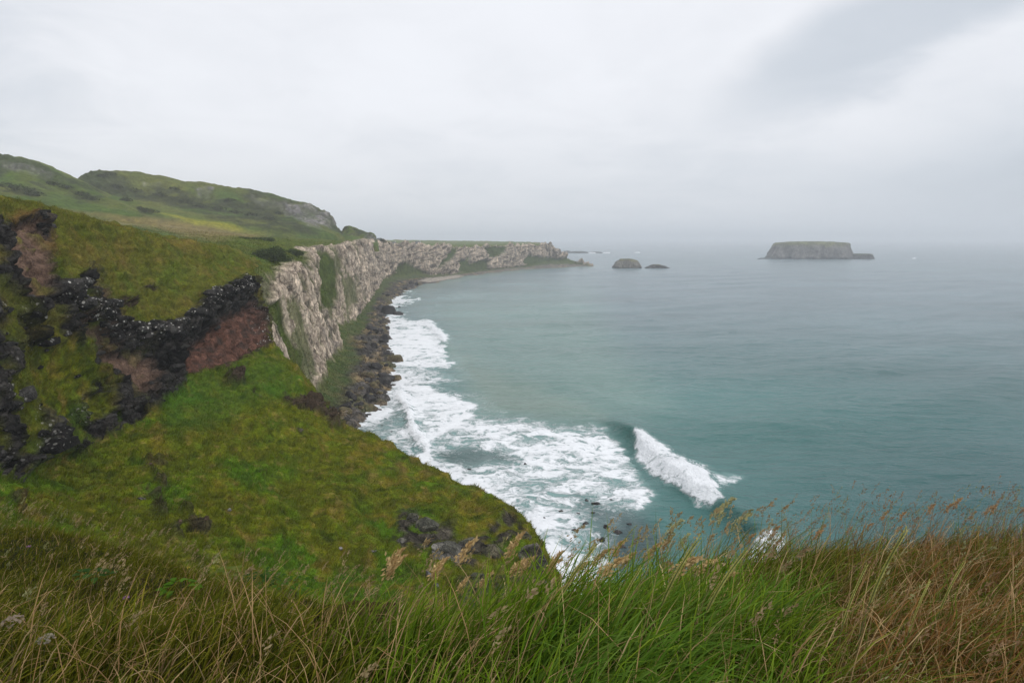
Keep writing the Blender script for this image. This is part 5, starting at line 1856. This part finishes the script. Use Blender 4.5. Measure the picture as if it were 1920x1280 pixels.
def stalk(kind, px, py, scale, az, label, group=None, tilt=0.0):
    """root chosen so that it stands on the ground; px, py is where its root meets the sward"""
    k = (kind, int(rng.integers(2)))
    if k not in STALK:
        t = make_stalk(kind, 700 + len(STALK))
        STALK[k] = t
    else:
        t = copy_thing(STALK[k])
    t.location = ground_at(px, py)
    t.scale = (scale,) * 3
    t.rotation_euler = (0, tilt, az)
    tag(t, label, 'grass stalk', group)
    return t


for px, py, sc_, az, ti in [(1205, 1110, .8, .1, 0), (1100, 1160, .82, .2, .1), (1120, 1150, .78, .0, .15), (1065, 1170, .75, .3, .2), (1150, 1160, .85, .2, .2), (905, 1195, .95, .5, .1), (880, 1205, .88, .2, .3),
                        (935, 1200, .95, .3, .1), (960, 1190, .9, .1, .2), (990, 1180, .85, .2, .1), (800, 1215, .85, .4, .1), (820, 1215, .72, .6, .2), (845, 1215, .8, .4, .2), (760, 1225, .7, .3, .1),
                        (1010, 1185, .7, .2, .3), (1180, 1150, .72, .1, .3), (1215, 1180, .85, .0, .35), (1240, 1200, .85, .1, .5), (1130, 1215, .9, .1, .45), (1010, 1225, .85, .2, .4), (690, 1230, .75, .2, .0),
                        (655, 1225, .7, .4, .0), (670, 1240, .75, .2, .1)]:
    stalk('tan', px, py, sc_, az, 'tan feathery grass stalk standing at the brow between the turf slope and the foam', 'tan feathery stalks at the brow', ti)
for px, py, sc_, az, ti in [(1365, 1080, .70, .2, .05), (1405, 1075, .78, .1, .0), (1430, 1078, .6, .4, .1), (1355, 1090, .55, .0, .3), (1440, 1075, .5, .2, .2), (1500, 1070, .62, .2, .1), (1590, 1055, .62, .0, .1),
                        (1612, 1050, .75, .1, .0), (1655, 1050, .75, .2, .0), (1700, 1045, .85, .2, .0), (1725, 1042, .85, .1, .1), (1752, 1042, .88, .2, .0), (1780, 1042, .75, .2, .1), (1800, 1042, .8, .1, .1),
                        (1830, 1040, .75, .3, .0), (1868, 1040, .85, .1, .1), (1898, 1040, .75, .2, .1), (1640, 1048, .6, .1, .2), (1550, 1060, .55, .3, .2), (1480, 1090, .7, .2, .2)]:
    stalk('russet', px, py, sc_, az, 'slender russet grass stalk along the red-brown brow against the open sea', 'russet stalks along the brow', ti)
stalk('plume', 1315, 1110, .95, .15, 'tallest pale green plume of grass at the brow against the dark water', None, .0)
stalk('plume', 1330, 1115, .86, .1, 'pale green plume leaning close against the tallest one', None, .15)
stalk('plume', 1228, 1112, .82, .1, 'slim pale plume over the edge of the foam', None, -.02)
stalk('plume', 1252, 1105, .62, .4, 'short pale plume between the slim one and the tallest one', None, .05)
for px, py, sc_, az, ti, lab in [(1210, 1265, 1.0, .1, .05, 'green wheat-like ear rising from the thick green tussock'), (1285, 1275, .95, .1, .1, 'green wheat-like ear at the tussock edge next to the bare red-brown stems'),
                                 (1600, 1275, 1.05, .2, .0, 'long pale ear leaning across the red-brown grass'), (1560, 1285, .8, .4, .0, 'shorter pale ear beside the long leaning one'),
                                 (1040, 1225, .85, .1, -.05, 'upright green stem in front of the brown rocks'), (1000, 1255, .9, .3, .2, 'pale curved ear over the green tussock nearest the straw stems'),
                                 (830, 1262, .95, .5, .1, 'long green stem slanting up past the earthy bank'), (1740, 1235, .7, .2, .0, 'small pale ear standing by itself in the red-brown grass'),
                                 (1880, 1290, .85, -.2, .0, 'twisted pale ear low in the red-brown corner'), (1680, 1290, .7, .5, .1, 'low pale ear under the long leaning one'),
                                 (1120, 1285, .8, .4, .1, 'low green ear just above the thick blades')]:
    stalk('ear', px, py, sc_, az, lab, None, ti)


def earth_bank(px, py, w, label):
    v, f = rock_shape(81, ICO5, 8, (1.0, .7, .62), .16)
    c = rock_cols(v, C(.016, .010, .006), C(.050, .030, .016), 3, .6, C(.05, .045, .008))
    pale = sstep(.2, .45, fbm(v, .22, 4, seed=9)) * sstep(-.1, -.3, v[:, 2] - .12) * (v[:, 1] < .1) * (v[:, 0] > .1)
    c = lerp(c, C(.22, .21, .19), pale * .8)
    o = rock_obj('earth_bank', v, f, c, MAT_SOIL)
    o.location = ground_at(px, py) + np.array([0, 0, w * .15])
    o.scale = (w,) * 3
    tag(o, label, 'earth bank')


earth_bank(686, 1180, .25, 'dark peaty earth bank with a pale lichen patch in the dip of the ledge')


# ------------------------------------------------------------------ plants in the sward
def leafy_plant(px, py, n, spread, size, label, seed, cA, cB):
    r = np.random.default_rng(seed)
    t = empty('leafy_plant', ground_at(px, py))
    V, Cc = [], []
    for i in range(n):
        a, rad = r.uniform(0, 6.28), spread * math.sqrt(r.random())
        c = np.array([rad * math.cos(a), rad * math.sin(a) * .7, .12 + .26 * spread * r.random() + .25 * (spread - rad)])
        d = np.array([math.cos(a), math.sin(a), r.uniform(-.3, .5)])
        d /= np.linalg.norm(d)
        s = np.cross(d, [0, 0, 1])
        s /= np.linalg.norm(s)
        up = np.cross(s, d)
        L, W = size * r.uniform(.7, 1.3), size * r.uniform(.32, .45)
        mid = [c + d * L * q - up * L * .22 * q * q for q in (0, .3, .65, 1)]
        ws = [.15, 1, .85, .05]
        pts = []
        for m_, w_ in zip(mid, ws):
            pts += [m_ - s * W * w_ + up * W * .3 * w_, m_, m_ + s * W * w_ + up * W * .3 * w_]
        V.append(np.array(pts))
        Cc.append(np.tile(np.array(cA) + (np.array(cB) - np.array(cA)) * r.random(), (12, 1)))
    V, Cc = np.concatenate(V), np.concatenate(Cc)
    f = []
    for k in range(3):
        b = 3 * k
        f += [b, b + 1, b + 4, b + 3, b + 1, b + 2, b + 5, b + 4]
    l = (np.arange(n)[:, None] * 12 + np.array(f)).ravel()
    mesh_raw('leaves', V, l, np.full(n * 6, 4), MAT_LEAF, {'Col': Cc}, True, t)
    stem_mesh('stem', [(0, 0, -.03), (.01, 0, .08), (.0, .02, .16)], .006, .003, MAT_LEAF, t, 5, (.08, .07, .03))
    tag(t, label, 'plant')


leafy_plant(130, 1092, 85, .26, .085, 'broad-leaved bright green plant in the dark grass ledge', 1, (.045, .115, .006), (.11, .20, .015))
leafy_plant(183, 1106, 24, .12, .06, 'small dark leafy plant just beside the broad-leaved one', 2, (.020, .055, .010), (.040, .085, .016))
leafy_plant(340, 1128, 24, .13, .06, 'small rounded green plant in the middle of the grass ledge', 3, (.05, .12, .006), (.09, .16, .012))
leafy_plant(425, 1096, 26, .15, .08, 'yellowish green plant near the lip of the ledge', 4, (.08, .11, .015), (.13, .15, .03))
leafy_plant(500, 1100, 70, .24, .05, 'dense dark green cushion plant on the lip of the ledge', 5, (.020, .055, .008), (.045, .09, .014))
leafy_plant(555, 1108, 60, .16, .035, 'soft round bright green cushion at the earthy bank', 6, (.035, .09, .008), (.06, .12, .012))


def flower(px, py, h, cnt, spread, size, c, label, name, seed):
    r = np.random.default_rng(seed)
    t = empty(name, ground_at(px, py))
    stem_mesh('stem', [(0, 0, 0), (.01, 0, h * .5), (.03, 0, h)], .0022, .0014, MAT_LEAF, t, 5, (.08, .09, .03))
    a, q = r.uniform(0, 6.28, cnt), np.sqrt(r.random(cnt))
    p = np.stack([.03 + spread * q * np.cos(a), spread * q * np.sin(a), h + spread * .35 * (1 - q * q) + r.normal(size=cnt) * spread * .08], 1)
    th = np.linspace(0, 2 * np.pi, 5, endpoint=False)
    ring = np.stack([np.cos(th), np.sin(th), 0 * th], 1) * size
    tl = r.normal(size=(cnt, 3)) * .4
    V = p[:, None, :] + ring[None]
    V[..., 2] += (ring[None, :, 0] * tl[:, None, 0] + ring[None, :, 1] * tl[:, None, 1])
    cc = np.repeat((np.array(c) * r.uniform(.7, 1.15, (cnt, 1))), 5, 0)
    mesh_raw('flower_head', V.reshape(-1, 3), np.arange(cnt * 5), np.full(cnt, 5), MAT_LEAF, {'Col': cc}, False, t)
    tag(t, label, 'flower')


flower(22, 1262, .22, 45, .035, .006, (.24, .19, .14), 'faded white flat-topped flower head in the straw corner', 'umbel_flower', 1)
flower(84, 1275, .18, 45, .03, .006, (.25, .22, .17), 'smaller grey-white flat flower head next to the faded white one', 'umbel_flower', 2)
flower(233, 1160, .16, 26, .018, .006, (.30, .14, .30), 'purple flower dot above the straw stems', 'clover_flower', 3)
flower(55, 1050, .15, 26, .02, .007, (.25, .13, .22), 'pale purple flower head on the grassy ledge', 'clover_flower', 4)
flower(350, 1085, .15, 10, .02, .010, (.55, .45, .04), 'tiny yellow flower on the lip of the grass ledge', 'yellow_flower', 5)


# ------------------------------------------------------------------ sea haze
def build_haze():
    v, f = box(-14500, 14500, -800, 14500, -6, 150)
    m, w = new_mat('sea_haze')
    pv = w.n('ShaderNodeVolumePrincipled')
    pv.inputs['Color'].default_value = (0.90, 0.93, 0.97, 1)
    pv.inputs['Density'].default_value = 0.00027
    pv.inputs['Anisotropy'].default_value = 0.0
    o = w.n('ShaderNodeOutputMaterial')
    w.t.links.new(pv.outputs[0], o.inputs['Volume'])
    ob = mesh_raw('haze', v, f.ravel(), np.full(6, 4), m, None, False)
    tag(ob, 'pale sea haze fading the far coast and the horizon', 'haze', kind='stuff')


build_haze()
